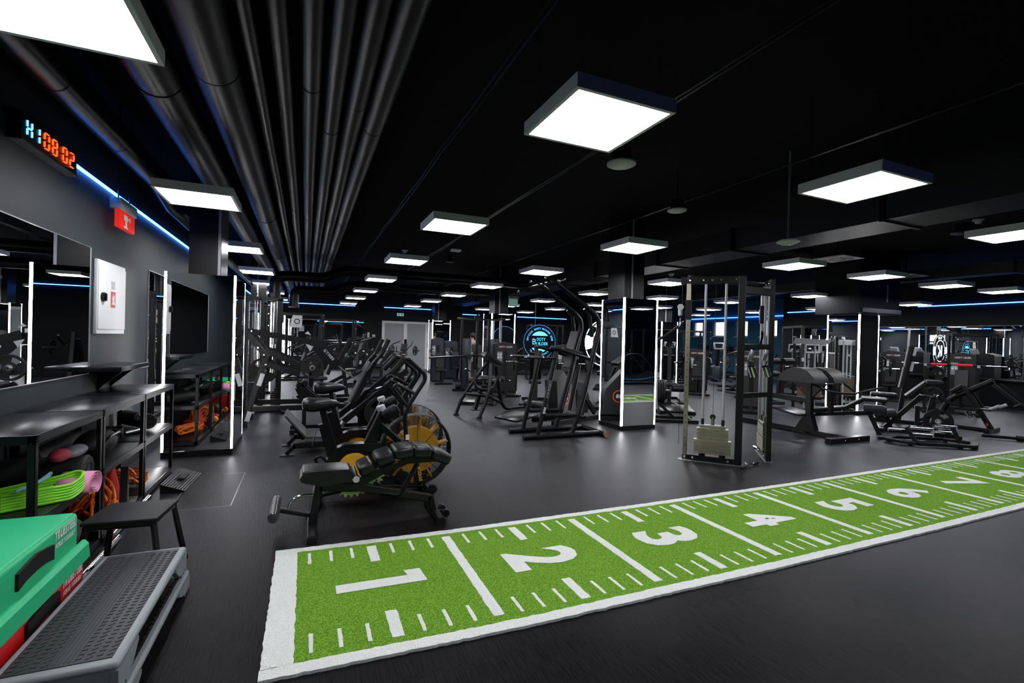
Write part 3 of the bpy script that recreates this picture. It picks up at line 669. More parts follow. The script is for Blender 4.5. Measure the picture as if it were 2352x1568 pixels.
t = thing('weight_plate', 'black weight plate lying under the nearest shelf', 'weight plate', (-1.57, 3.62, .062))
part('disc', B().lathe([(.03,0),(.2,0),(.2,.03),(.17,.03),(.16,.022),(.06,.022),(.05,.03),(.03,.03)], (0,0,0), (0,0,1), 32, True), RUB, t); part('rim_line', B().lathe([(.175,.03),(.178,.032),(.181,.03)], (0,0,0), (0,0,1), 32), SILV, t)

# soft boxes
def softbox(z0, z1, m, label, flap):
    t = thing('soft_box', label, 'plyo box', (-1.79, 2.18, 0), 0, 'stacked soft plyometric boxes')
    w, d, h = .735, (.945 if flap else 1.03), z1-z0
    o = part('cover', B().rbox((w/2, d/2, (z0+z1)/2), (w, d, h), .022, seg=3), m, t)
    part('seam_piping', B().tube([(w-.012,.02,z1-.004),(w-.012,d-.02,z1-.004)], .004, 6).tube([(.02,d-.012,z1-.004),(w-.02,d-.012,z1-.004)], .004, 6), m, t)
    if flap: part('flap', B().prism([(0,0),(.012,0),(.028,-.02),(.034,-.09),(.02,-.095),(0,-.06)], (w,d/2+.02,z0+.098), (1,0,0), (0,0,1), (0,1,0), d+.06), m, t)
    hb = B(); y0, y1 = (.36, .66, ) if flap else (.44, .73); zc = z1-(.075 if flap else .06)
    pts = [(y0,zc+.02),(y0,zc-.05),(y0+.06,zc-.035),(y0+.15,zc-.03),(y1-.06,zc-.035),(y1,zc-.05),(y1,zc+.02),(y1-.06,zc+.03),(y0+.15,zc+.042),(y0+.06,zc+.03)]
    part('handle_strap', hb.prism(pts, (w+.006,0,0), (0,1,0), (0,0,1), (1,0,0), .012), RUB, t)
    lt = B(); text(lt, 'TRUESTEEL', (w+.0035,.79 if flap else .88,z1-.052), (0,1,0), (0,0,1), .042, .04, gap=.06, width=.22, slant=.2)
    text(lt, 'FORGE YOURSELF', (w+.0035,.79 if flap else .88,z1-.092), (0,1,0), (0,0,1), .024, .03, gap=.05, width=.20, slant=.2); part('lettering', lt, TXTW, t, False)
softbox(.0, .335, REDV, 'bright red soft plyo box underneath the green one', False)
softbox(.337, .60, GREENV, 'green soft plyo box stacked on top of the red one', True)
# step platform stack
def step(z0, z1, label):
    t = thing('step_platform', label, 'step platform', (-.83, 2.82, 0), math.radians(-.5), 'stacked grey step platforms')
    up_ = z0 > .05; w, d = (.40, 1.10) if up_ else (.43, 1.12); h = z1-z0
    b = B(); b.rbox((0,0,z1-.019), (w,d,.038), .018, seg=3)
    o = part('deck', b, STEPG, t)
    for sy in (-1, 1):
        b = B()
        for sx in (-1, 1):
            y0 = sy*(d/2-.002); y1 = sy*(d/2-.24)
            prof = [(y0,0),(y0-sy*.02,-h+.05),(y0-sy*.03,-h+.03)]
            k = [(y0,-.01),(y0,-h+.055)]
            for j in range(3): k += [(y0-sy*(.012+.045*j), -h+.02), (y0-sy*(.035+.045*j), -h+.05)]
            k += [(y0-sy*.17,-h+.06),(y1,-.03),(y1,-.01)]
            b.prism(k, (sx*(w/2-.014),0,z1-.025), (0,1,0), (0,0,1), (1,0,0), .026)
        b.box(-w/2+.01, min(sy*(d/2-.03), sy*(d/2-.005)), z1-h+.03, w/2-.01, max(sy*(d/2-.03), sy*(d/2-.005)), z1-.02)
        part('end_leg', b, STEPG, t)
    if up_:
        b = B().rbox((0,0,z1+.0015), (w-.065,d-.075,.005), .002); tr = part('tread_mat', b, TREAD, t)
        rb = B()
        for k in range(34):
            y = -d/2+.06+k*.029
            for j in range(10):
                if 3 < j < 6: continue
                x = -w/2+.05+j*.0335; rb.beam((x-.006,y+.006*(-1)**j,z1+.005),(x+.012,y+.006,z1+.005),.009,.004,c=.001)
        for x in (-.045,-.03,-.015,0,.015,.03,.045): rb.beam((x,-d/2+.05,z1+.0045),(x,d/2-.05,z1+.0045),.004,.003,c=.001)
        part('ribs', rb, TREAD, tr)
    else:
        rb = B().box(-w/2+.03,-d/2+.04,z1-.002,w/2-.03,d/2-.04,z1+.001)
        for k in range(24):
            for j in (-1, 1): rb.beam((j*(w/2-.045),-d/2+.08+k*.041,z1+.003),(j*(w/2-.035),-d/2+.1+k*.041,z1+.003),.01,.01,c=.001)
        part('tread_mat', rb, BLK, t)
step(.0, .118, 'lower grey step platform, mostly hidden beneath the other one')
step(.120, .262, 'upper grey step platform with a black ribbed tread, beside the soft boxes')
# low black stool
t = thing('plyo_stool', 'low black metal stool with splayed legs between the step platform and shelves', 'stool', (-.965, 3.64, 0), math.radians(-6))
part('seat', B().rbox((0,0,.41), (.38,.36,.022), .006), RUB, t)
part('frame', B().tube([(-.17,-.16,.385),(.17,-.16,.385),(.17,.16,.385),(-.17,.16,.385)], .018, 8, close=True), BLK, t)
for sx in (-1, 1):
    for sy in (-1, 1): part('leg', B().beam((sx*.165,sy*.155,.39),(sx*.225,sy*.21,0),.03,.03), BLK, t)

# ================================================================== FOREGROUND BENCH
def bolts(b, pts, n=(0,-1,0), r=.010, h=.008):
    for p in pts: b.lathe([(0,h),(r*.7,h),(r,h*.5),(r,0)], p, n, 10)
    return b
t = thing('adjustable_bench', 'black incline bench with segmented back pads, nearest to the turf', 'bench', (.5, 4.05, 0))
ox = -.5
part('seat_pad', B().prism([(-.02,0),(.0,.035),(.05,.05),(.33,.045),(.36,.02),(.36,-.045),(.16,-.075),(.03,-.04),(-.01,-.025)], (ox,-.0,.445), t=.26), VIN, t)
part('seat_top', B().rbox((ox+.17,0,.478), (.35,.25,.035), .016, rot=ry(.02), seg=3), VIN, t)
segs = [((.47,.475),-.40,.125),((.612,.545),-.30,.15),((.765,.585),-.10,.16),((.92,.58),.12,.16),((1.085,.525),.42,.17)]
for (x, z), a, L in segs: part('back_pad', B().rbox((ox+x,0,z), (L,.27,.095), .03, rot=ry(a), seg=3), VIN, t)
part('hinge_pin', B().cyl((ox+.385,-.17,.42),(ox+.385,.17,.42),.024), BLK2, t); part('hinge_cap', B().cyl((ox+.385,-.178,.42),(ox+.385,-.17,.42),.025), LGRY, t)
part('back_rail', B().prism([(.30,.34),(.43,.33),(.62,.42),(.82,.49),(1.06,.49),(1.06,.53),(.86,.545),(.62,.48),(.42,.41)], (ox,0,-.02), t=.05), BLK, t)
part('main_beam', B().beam((ox+.13,0,.34),(ox+.42,0,.31),.06,.07).beam((ox+.42,0,.31),(ox+1.02,0,.15),.055,.065), BLK, t)
part('front_leg', B().beam((ox+.125,0,.36),(ox+.075,0,.035),.06,.06), BLK, t)
part('rear_leg', B().beam((ox+1.015,0,.17),(ox+1.05,0,.04),.055,.055), BLK, t)
for x, w_ in ((.07, .54), (1.06, .46)):
    part('cross_foot', B().beam((ox+x,-w_/2,.03),(ox+x,w_/2,.03),.06,.055), BLK, t)
    for sy in (-1, 1): part('foot_bracket', B().prism([(-.038,0),(.038,0),(.032,.05),(-.032,.05)], (ox+x,sy*(w_/2-.01),0), t=.05).cyl((ox+x,sy*(w_/2+.014),.022),(ox+x,sy*(w_/2+.018),.022),.014,12), RUB, t)
for y in (-.11, .02): part('transport_wheel', B().cyl((ox+1.13,y-.015,.045),(ox+1.13,y+.015,.045),.032), BLK2, t)
part('wheel_axle', B().cyl((ox+1.13,-.12,.045),(ox+1.13,.04,.045),.008,10).beam((ox+1.06,-.04,.05),(ox+1.13,-.04,.05),.02,.01), CHR, t)
part('foot_roller', B().cyl((ox-.19,-.20,.20),(ox-.19,.2,.20),.038), VIN, t)
for sy in (-1, 1): part('roller_cap', B().cyl((ox-.19,sy*.2,.20),(ox-.19,sy*.21,.20),.036), CHR, t)
part('roller_arm', B().beam((ox-.17,0,.19),(ox+.07,0,.12),.035,.035), BLK, t)
part('chrome_hoop', B().tube([(ox-.10,0,.17),(ox-.085,0,.24),(ox-.03,0,.28),(ox+.08,0,.28)], .011, 12, bend=.05), CHR, t)
def ladder(c, R0, R1, a0, a1, n):
    pts = []; N = n*4
    for i in range(N+1):
        a = math.radians(a0+(a1-a0)*i/N); r = R1 - (.022 if i % 4 in (1, 2) else .0); pts.append((c[0]+r*math.cos(a), c[1]+r*math.sin(a)))
    for i in range(N, -1, -1):
        a = math.radians(a0+(a1-a0)*i/N); pts.append((c[0]+R0*math.cos(a), c[1]+R0*math.sin(a)))
    return pts
OLIV = mat('olive_zinc_plate', (.42,.45,.25), .4, .4)
part('seat_ladder', B().prism(ladder((.37,.46),.185,.24,-112,-30,7), (ox,.03,0), t=.012), OLIV, t)
part('back_ladder', B().prism(ladder((.42,.42),.16,.215,-32,20,5), (ox,.03,0), t=.012), OLIV, t)
part('support_strut', B().tube([(ox+.60,-.02,.25),(ox+.75,-.02,.21),(ox+.9,-.02,.47)], .02, 10, bend=.05), BLK, t)

# ================================================================== AIR BIKES
def saddle(x0, z):
    b = B(); S = [(0,.05,-.02,.02),(.012,.09,-.05,.048),(.05,.125,-.065,.06),(.11,.12,-.07,.054),(.17,.085,-.062,.048),(.23,.05,-.052,.045),(.29,.035,-.035,.03),(.33,.018,-.02,.002)]
    n = 16; vs = []
    for x, w, zb, zt in S:
        for k in range(n):
            a = 2*math.pi*k/n; zc = (zb+zt)/2; hh = (zt-zb)/2
            vs.append((x0+x, w*math.copysign(abs(math.cos(a))**.7, math.cos(a)), z+zc+hh*math.copysign(abs(math.sin(a))**.7, math.sin(a))))
    m = len(S)
    return b.add(vs, [(i*n+k, i*n+(k+1) % n, (i+1)*n+(k+1) % n, (i+1)*n+k) for i in range(m-1) for k in range(n)]+[tuple(range(n-1,-1,-1)), tuple(range((m-1)*n, m*n))])
def air_bike(loc, label, seat_dz=0.):
    t = thing('air_bike', label, 'air bike', loc, 0, 'air bikes with yellow fans'); ox = -.6
    c = (ox+1.03, 0, .43); R = .345
    cage = B()                                              # wire cage: rings and arcs on both faces
    for sy in (-1, 1):
        for k in range(24):
            r = .07+(R-.07)*k/23; y = sy*(.075+.03*math.cos(k/23*1.5)); cage.tube([(c[0]+r*math.cos(a*math.pi/16), y, c[2]+r*math.sin(a*math.pi/16)) for a in range(32)], .0018, 4, close=True)
        for a in range(8): th = a*math.pi/4; cage.tube([(c[0]+q*math.cos(th), sy*(.10-.03*(q/R)), c[2]+q*math.sin(th)) for q in (.06,.15,.25,R)], .003, 5)
    cage.lathe([(R-.004,-.075),(R+.006,-.06),(R+.006,.06),(R-.004,.075)], c, (0,1,0), 48)
    part('fan_cage', cage, RUB, t)
    fan = B().lathe([(.05,-.05),(.225,-.05),(.225,.05),(.05,.05)], c, (0,1,0), 40, True)
    hub = part('fan_disc', fan, YEL, t)
    for a in range(10):
        th = a*math.pi/5+.2; d = V(math.cos(th), 0, math.sin(th)); part('fan_blade', B().beam(Vector(c)+d*.2, Vector(c)+d*.325, .10, .016, up=V(-d.z,0,d.x)), YEL, hub)
    part('hub', B().cyl((c[0],-.11,c[2]),(c[0],.11,c[2]),.05), BLK, t)
    part('seat', saddle(ox-.02, .905+seat_dz), VIN, t)
    part('seat_post', B().beam((ox+.155,0,.86+seat_dz),(ox+.215,0,.62),.045,.06), CHR if False else BLK2, t); part('post_face', B().beam((ox+.188,-.0,.84+seat_dz),(ox+.243,-.0,.62),.03,.006), STL, t)
    part('seat_tube', B().beam((ox+.17,0,.725),(ox+.26,0,.40),.075,.10), BLK, t); part('pop_pin', B().tube([(ox+.13,-.03,.67),(ox+.10,-.05,.665),(ox+.075,-.06,.53)], .006, 8), CHR, t)
    # main shell with yellow crank disc
    sh = [(.19,.36),(.22,.43),(.28,.49),(.36,.525),(.64,.52),(.78,.50),(.84,.46),(.78,.42),(.6,.44),(.45,.455),(.36,.44),(.29,.38),(.26,.30),(.30,.22),(.45,.17),(.8,.16),(.95,.2),(.95,.14),(.7,.1),(.4,.11),(.24,.18),(.19,.27)]
    part('frame_shell', B().prism(sh, (ox,0,0), t=.11), BLK2, t)
    part('chain_guard', B().prism([(.3,.2),(.9,.2),(.9,.42),(.6,.44),(.45,.455),(.36,.44),(.29,.38),(.26,.3)], (ox,0,0), t=.05), BLK, t)
    part('crank_disc', B().lathe([(0,-.05),(.13,-.05),(.14,-.03),(.14,.03),(.13,.05),(0,.05)], (ox+.44,0,.30), (0,1,0), 36), YEL, t)
    for sy, dz_ in ((-1, -.15), (1, .15)):
        part('crank_arm', B().beam((ox+.44,sy*.075,.30),(ox+.36*1,sy*.075,.30+dz_),.03,.02), BLK2, t); part('pedal', B().rbox((ox+.36,sy*.13,.30+dz_),(.09,.1,.025),.006), BLK, t)
    part('mast', B().beam((ox+.58,0,.50),(ox+.72,0,.80),.075,.11), BLK, t)
    part('console', B().rbox((ox+.77,0,.80),(.17,.17,.09),.02,rot=ry(-.5)), BLK, t); part('display_cap', B().lathe([(0,.045),(.035,.045),(.042,.038),(.042,0)], (ox+.69,0,.83), (-.35,0,.94), 20), LGRY, t)
    for sy in (-1, 1):
        y = sy*.20
        part('swing_arm', B().tube([(ox+.90,y,.53),(ox+.875,y,.80),(ox+.91,y,.89),(ox+1.06,y,1.13),(ox+1.06,y,1.19),(ox+.89,y*1.1,1.335),(ox+.85,y*1.1,1.34),(ox+.74,y*1.2,1.21)], .021, 12, bend=.06), BLK, t)
        part('grip', B().tube([(ox+.86,y*1.1,1.335),(ox+.735,y*1.2,1.205)], .026, 12), RUB, t)
        part('inner_loop', B().tube([(ox+.97,y,1.0),(ox+.80,y*.9,1.10),(ox+.765,y*.9,1.06),(ox+.915,y,.86)], .017, 10, bend=.05), BLK, t)
        part('strut', B().beam((ox+.67,sy*.1,.70),(ox+.87,y,.52),.04,.06), BLK, t)
        part('foot_peg', B().cyl((ox+.90,sy*.15,.53),(ox+.90,sy*.30,.53),.02), RUB, t)
        part('fork', B().beam((ox+1.0,sy*.13,.43),(ox+1.06,sy*.1,.10),.045,.02), BLK, t)
        for x_ in (.06, .14): pass
    part('side_lettering', text(B(), 'WODHAK', (ox+1.03,-.145,.21), (.18,0,-.98), (.98,0,.18), .035, .03, width=.15), TXTY, t, False)
    part('warning_label', B().box(ox+.885,-.224,.57,ox+.92,-.221,.62), TXTW, t, False)
    part('rear_foot', B().tube([(ox+.13,-.24,.05),(ox+.13,.24,.05)], .04, 14), BLK2, t); part('front_foot', B().tube([(ox+1.12,-.27,.045),(ox+1.12,.27,.045)], .035, 14), BLK, t)
    for sy in (-1, 1): part('transport_wheel', B().cyl((ox+1.16,sy*.2-.012,.07),(ox+1.16,sy*.2+.012,.07),.045), RUB, t)
    part('base_rails', B().tube([(ox+.15,-.04,.07),(ox+.5,-.05,.12),(ox+1.1,-.05,.07)], .022, 10, bend=.1).tube([(ox+.15,.04,.07),(ox+.5,.05,.12),(ox+1.1,.05,.07)], .022, 10, bend=.1), BLK, t)
    part('bottle_cage', B().tube([(ox+.12,-.05,.36),(ox+.1,-.07,.42),(ox+.15,-.08,.44),(ox+.2,-.07,.38)], .012, 8, bend=.03), BLK2, t)
    return t
air_bike((.6, 4.73, 0), 'air bike with a yellow caged fan, directly behind the segmented bench')
air_bike((.70, 5.42, 0), 'air bike with a yellow caged fan, farther of the two with a higher saddle', .08)

# ================================================================== SHARED GYM PIECES
def plate_b(b, c, ax, R=.225, th=.035):
    c, ax = Vector(c), Vector(ax).normalized(); h = th/2
    b.lathe([(R*.80,-h*.9),(R*.97,-h),(R,-h*.6),(R,h*.6),(R*.97,h),(R*.80,h*.9)], c, ax, 36, True)
    b.lathe([(.027,-h*.9),(R*.42,-h*.9),(R*.44,-h*.5),(R*.44,h*.5),(R*.42,h*.9),(.027,h*.9)], c, ax, 28, True)
    x = ax.cross(Vector((0,0,1)))
    if x.length < 1e-3: x = ax.cross(Vector((0,1,0)))
    x.normalize(); y = ax.cross(x)
    for k in range(3):
        a0 = 2*math.pi*k/3+.35; N = 8; w = 1.25; fr, bk = [], []
        vs = []; fs = []
        for i in range(N+1):
            a = a0+w*i/N; d = x*math.cos(a)+y*math.sin(a)
            for rr, hh in ((R*.43,-h*.5),(R*.82,-h*.5),(R*.82,h*.5),(R*.43,h*.5)): vs.append(c+d*rr+ax*hh)
        for i in range(N):
            for j in range(4): fs.append((i*4+j, i*4+(j+1) % 4, (i+1)*4+(j+1) % 4, (i+1)*4+j))
        fs += [(3,2,1,0), (N*4,N*4+1,N*4+2,N*4+3)]; b.add(vs, fs)
    return b
def plate(c, ax, label, R=.225, group=None, loc=(0,0,0), rot=0):
    t = thing('weight_plate', label, 'weight plate', loc, rot, group); c = Vector(c)
    part('disc', plate_b(B(), c, ax, R), RUB, t); part('hub_ring', B().lathe([(.026,-.019),(.045,-.019),(.045,.019),(.026,.019)], c, ax, 20, True), STL, t); return t
def stack(t, x, y, z0, n, w, d, th, m, step=None):       # a pile of weight plates with guide-rod gaps
    b = B()
    for k in range(n):
        ww = w*(1.18 if step and k < step else 1); z = z0+k*th
        b.box(x-ww/2, y-d/2, z, x+ww/2, y+d/2, z+th*.78)
    o = part('weight_stack', b, m, t, False); return z0+n*th
def lab(b, s, o, ux, h, width): return text(b, s, o, ux, (0,0,1), h, .03, width=width)

# ================================================================== LEVER SQUAT MACHINE (back left)
t = thing('lever_machine', 'tall black plate-loaded lever machine with a long sloping top beam, behind the air bikes', 'lever machine', (-.3, 9.25, 0)); ox, W2 = .3, .42
for sy in (-1, 1):
    y = sy*W2
    part('front_leg', B().beam((ox-.90,y,.03),(ox-.60,y,1.16),.06,.09).beam((ox-.60,y,1.16),(ox-.86,y,1.52),.06,.085), BLK, t)
    part('base_foot', B().prism([(-.08,0),(.06,0),(.05,.08),(-.06,.08)], (ox-.90,y,0), t=.09), BLK2, t)
    part('mid_arm', B().beam((ox-.62,y,1.26),(ox-.05,y,1.00),.05,.09), BLK, t)
    part('lower_arm', B().beam((ox-.60,y,1.03),(ox-.08,y,.86),.05,.09), BLK, t)
    part('base_rail', B().beam((ox-.80,y,.30),(ox+.95,y,.30),.06,.09), BLK, t)
    for z0, z1 in ((.10,.26),(.68,.88)): part('badge_plate', B().beam((ox-.885+.28*z0,y-.034*1,z0),(ox-.885+.28*z1,y-.034,z1),.004,.07,up=(1,0,0)), SILV, t)
part('top_beam', B().beam((ox-1.0,-W2,1.60),(ox+.32,-W2*.4,1.37),.06,.10), BLK, t)
part('cross_tube', B().tube([(ox-.86,-W2,1.56),(ox-.86,W2,1.56)], .03, 12).tube([(ox-.6,-W2,1.16),(ox-.6,W2,1.16)], .025, 12), BLK, t)
part('link_plate', B().prism([(.10,1.50),(.30,1.43),(.58,1.05),(.50,.95),(.28,1.08),(.06,1.34)], (ox,-.28,0), t=.03), BLK, t)
part('emblem', B().prism([(.0,1.44),(.12,1.40),(.07,1.31)], (ox+.0,-.40,-.06), t=.006).prism([(-.02,1.56),(.08,1.53),(.03,1.60)], (ox,-.40,0), t=.006), SILV, t)
part('lettering', text(B(), 'GYM80', (ox+.36,-.298,1.18), (.62,0,-.7), (.7,0,.62), .05, .03, width=.24), SILV, t, False)
part('foot_plate', B().beam((ox+.40,-.1,1.10),(ox+.88,-.1,.72),.34,.02,up=(.62,0,.78)), mat('tread_plate_steel', (.2,.17,.16), .4, .7), t)
part('lever_handle', B().beam((ox+.56,-.3,1.10),(ox+.74,-.3,1.50),.03,.07).tube([(ox+.56,-.33,1.06),(ox+.64,-.33,1.08),(ox+.80,-.33,1.45)], .012, 8, bend=.04), BLK, t)
part('uprights', B().beam((ox+.1,0,.3),(ox+.1,0,1.0),.08,.10).beam((ox+.9,0,.3),(ox+.86,0,.72),.08,.08), BLK, t)
bb = B(); bolts(bb, [(ox-.94,-W2-.032,1.59),(ox-.82,-W2-.032,1.57),(ox-.72,-W2-.032,1.30),(ox-.63,-W2-.032,1.18),(ox-.60,-W2-.032,1.02)], r=.016); part('bolts', bb, CHR, t)
part('horn', B().cyl((ox+.11,-.62,.98),(ox+.11,.55,.98),.025), CHR, t)
plate((-.19+.3-.3+.3, 0, 0), (0,1,0), 'black tri-grip weight plate on the near horn of the sloping lever machine', .185, 'plates on the lever machine', (ox-.3, 8.74, .98))
plate((0,0,0), (0,1,0), 'black tri-grip weight plate on the far horn of the sloping lever machine', .185, 'plates on the lever machine', (.11, 9.72, .98))
for k, yy in enumerate((9.28, 9.33)): plate((0,0,0), (0,1,0), 'large black plate, %s of the pair behind the lever machine leg' % ('front' if k == 0 else 'rear'), .225, 'plates behind the lever leg', (-.66, yy, .90))
# padded bench behind it
t = thing('flat_bench', 'low black bench pad with steel frame behind the farther bike saddle', 'bench', (1.75, 9.7, 0), .05)
part('pad', B().rbox((0,0,.70),(.62,.28,.07),.025,seg=3), VING, t); part('frame', B().beam((-.25,0,.65),(.25,0,.65),.05,.05).beam((-.2,0,.65),(-.26,0,.03),.05,.05).beam((.2,0,.65),(.26,0,.03),.05,.05), BLK, t)
for x in (-.26,.26): part('foot', B().beam((x,-.22,.025),(x,.22,.025),.05,.05), BLK, t)

# ================================================================== HACK SQUAT behind the bikes
t = thing('hack_squat_machine', 'black 45-degree hack squat sled with back pad, shoulder grips and angled foot plate', 'hack squat machine', (.45, 6.95, 0)); ox = -.45
for sy in (-1, 1):
    y = sy*.30
    part('slide_rail', B().beam((ox+.30,y,.26),(ox+1.30,y,1.08),.07,.08), BLK, t); part('chrome_guide', B().beam((ox+.62,y-.0,.565),(ox+1.09,y,.952),.03,.016), CHR, t)
    part('base_beam', B().beam((ox-.12,y,.12),(ox+1.5,y,.12),.06,.07), BLK, t)
    part('end_foot', B().beam((ox-.10,y,.12),(ox-.20,y,.02),.06,.05).box(ox-.27,y-.06,0,ox-.10,y+.06,.012).box(ox+1.4,y-.06,0,ox+1.55,y+.06,.09), BLK, t)
    part('shoulder_tube', B().tube([(ox+.78,y*.9,1.06),(ox+.86,y*.9,1.19),(ox+.95,y*.9,1.29),(ox+1.04,y*.9,1.48)], .024, 12, bend=.06), BLK, t)
    part('grip', B().cyl((ox+.955,y*.9,1.30),(ox+1.045,y*.9,1.50),.031,16), RUB, t)
    part('strut', B().beam((ox+1.22,y,1.0),(ox+1.42,y,.15),.06,.07), BLK, t)
    part('side_plate', B().prism([(.62,.50),(.80,.75),(1.12,.86),(1.2,.7),(1.0,.40),(.75,.32)], (ox,y*.8,0), t=.02), BLK, t)
part('foot_plate', B().beam((ox-.22,0,.50),(ox+.02,0,.22),.60,.03,up=(.75,0,.66)).beam((ox+.02,0,.215),(ox+.30,0,.205),.60,.02), mat('ribbed_foot_plate', (.05,.052,.056), .4, .3, bump=(50,.6)), t)
part('plate_arm', B().beam((ox-.18,0,.44),(ox+.0,0,.14),.08,.05), BLK, t)
part('back_pad', B().beam((ox+.60,0,.62),(ox+.86,0,1.17),.34,.09,up=(-.9,0,.43),c=.03), VIN, t)
part('head_rest', B().beam((ox+.98,0,1.13),(ox+1.10,0,1.33),.26,.08,up=(-.86,0,.5),c=.03), VIN, t)
part('cross_bar', B().cyl((ox+.96,-.27,1.27),(ox+.96,.27,1.27),.018).cyl((ox+1.2,-.3,1.0),(ox+1.2,.3,1.0),.02), BLK2, t)
part('spring', B().lathe([(.03+.008*(k % 2), k*.008) for k in range(24)], (ox+.38,-.36,.26), (.5,0,.8), 12), CHR, t)
part('safety_catch', B().tube([(ox+.82,-.36,.80),(ox+.88,-.38,.84),(ox+.95,-.36,.86)], .012, 8).beam((ox+1.12,-.34,1.0),(ox+1.17,-.34,1.06),.03,.06), CHR, t)
part('horn', B().cyl((ox+.95,-.55,.52),(ox+.95,.55,.52),.024), CHR, t)
plate((0,0,0), (0,1,0), 'large black plate loaded low on the near side of the hack squat sled', .225, 'plates on the hack squat sled', (.95, 6.50, .52))
plate((0,0,0), (0,1,0), 'large black plate loaded low on the far side of the hack squat sled', .225, 'plates on the hack squat sled', (.95, 7.40, .52))
t = thing('leg_press_frame', 'black steel leg-press frame with two upright angle rails behind the bike saddles', 'leg press machine', (.35, 8.2, 0)); ox = -.35
for sy in (-1, 1):
    part('rail', B().beam((ox-.10,sy*.2,.80),(ox+.45,sy*.2,.28),.04,.07), BLK, t); part('post', B().beam((ox+.0,sy*.2,.0),(ox+.0,sy*.2,.66),.06,.09), BLK, t)
    part('gusset', B().prism([(-.14,.72),(.05,.66),(.25,.40),(.0,.40)], (ox,sy*.24,0), t=.012), BLK2, t); part('floor_beam', B().beam((ox-.2,sy*.2,.04),(ox+1.2,sy*.2,.04),.06,.07), BLK, t)
part('roller_pad', B().cyl((ox+.0,-.22,.78),(ox+.0,.22,.78),.05), VIN, t)
part('seat_pad', B().rbox((ox+.85,0,.42),(.5,.3,.08),.03), VIN, t); part('seat_post', B().beam((ox+.85,0,.38),(ox+.85,0,.05),.07,.07), BLK, t)

# ================================================================== CABLE TOWER by the left column
t = thing('cable_tower', 'tall black dual-pulley cable tower with chrome guide rods beside the left column', 'cable machine', (-.78, 10.45, 0))
for x in (-.30,-.02,.30): part('upright', B().beam((x,0,0),(x,0,2.22),.09,.07) if x else B().beam((.10,.05,0),(.10,.05,2.25),.09,.07), BLK, t)
part('top_beam', B().beam((-.36,0,2.22),(.36,0,2.22),.07,.07), BLK, t); part('base_beam', B().beam((-.4,0,.04),(.4,0,.04),.08,.08).beam((-.4,-.35,.03),(-.4,.35,.03),.06,.06).beam((.4,-.35,.03),(.4,.35,.03),.06,.06), BLK, t)
for x in (-.235,-.14,-.10,-.045,.20,.245): part('guide_rod', B().cyl((x,-.04,.08),(x,-.04,2.18),.011,10), CHR, t)
stack(t, -.14, -.04, .12, 12, .17, .12, .04, BLK2)
stack(t, .225, -.04, .12, 9, .13, .12, .04, BLK2)
for x, z in ((-.14,2.30),(.16,2.30),(-.30,2.18),(-.2,2.2),(.02,2.2),(.2,2.2)): part('pulley', B().cyl((x,-.06,z),(x,-.03,z),.045,18), BLK2, t)
part('cable', B().tube([(-.14,-.045,2.345),(0,-.045,2.42),(.16,-.045,2.345)], .004, 6, bend=.1), CHR, t)
bb = B(); bolts(bb, [(.10,.01,z) for z in (2.1,1.93,1.7,1.4,1.1,.8)], r=.016, h=.01); part('bolts', bb, CHR, t)
part('carriage', B().rbox((.20,-.08,.55),(.07,.05,.28),.01), SILV, t)
t = thing('cable_tower', 'second chrome-railed cable tower just behind the first by the left wall', 'cable machine', (-1.15, 11.9, 0))
for x in (-.3,.3): part('upright', B().beam((x,0,0),(x,0,2.15),.08,.07), BLK, t)
part('top_beam', B().beam((-.36,0,2.15),(.36,0,2.15),.07,.07), BLK, t); part('base_beam', B().beam((-.4,0,.04),(.4,0,.04),.08,.08), BLK, t)
for x in (-.12,.12): part('guide_rod', B().cyl((x,-.04,.08),(x,-.04,2.12),.014,10), CHR, t)
stack(t, 0, -.04, .1, 14, .34, .12, .04, BLK2)

# ================================================================== CHEST-SUPPORTED ROW (U handle) left of the pull-up tower
t = thing('plate_loaded_row_machine', 'black tube-framed chest-supported row machine with a U-shaped handle, left of the pull-up tower', 'row machine', (3.3, 9.1, 0)); ox = -3.3
part('left_leg', B().tube([(ox+2.79,.05,.03),(ox+2.88,.05,.30),(ox+3.08,.0,.62),(ox+3.38,-.05,1.06)], .034, 12, bend=.1), BLK, t)
part('right_leg', B().tube([(ox+3.12,-.42,.03),(ox+3.24,-.40,.28),(ox+3.33,-.38,.56),(ox+3.44,-.12,1.04)], .036, 12, bend=.12), BLK, t)
part('rear_frame', B().tube([(ox+3.60,.0,.98),(ox+3.70,.1,.60),(ox+3.82,.2,.20),(ox+3.98,.3,.05),(ox+4.3,.5,.045),(ox+5.0,.6,.045)], .036, 12, bend=.15), BLK, t)
for q in ((2.79,.05),(3.12,-.42)): part('rubber_foot', B().cyl((ox+q[0],q[1],0),(ox+q[0],q[1],.03),.055), RUB, t)
part('chest_pad', B().beam((ox+3.31,-.05,1.25),(ox+3.66,-.05,1.04),.30,.07,up=(.5,0,.85),c=.025), VIN, t); part('pad_knob', B().ball((ox+3.27,-.16,1.21),.03,8), GRYP, t)
part('u_handle', B().tube([(ox+3.08,-.25,.93),(ox+3.03,-.3,.70),(ox+3.10,-.33,.57),(ox+3.30,-.33,.54),(ox+3.45,-.3,.58),(ox+3.55,-.28,.82)], .026, 12, bend=.1), BLK, t)
for a, c in (((2.86,-.28,.95),(3.02,-.26,.89)),((3.57,-.28,.76),(3.80,-.28,.71))):
    part('weight_horn', B().cyl((ox+a[0],a[1],a[2]),(ox+c[0],c[1],c[2]),.014,12), BLK, t); q = a if a[0] < 3 else c; part('horn_cap', B().ball((ox+q[0],q[1],q[2]),.02,6), CHR, t)
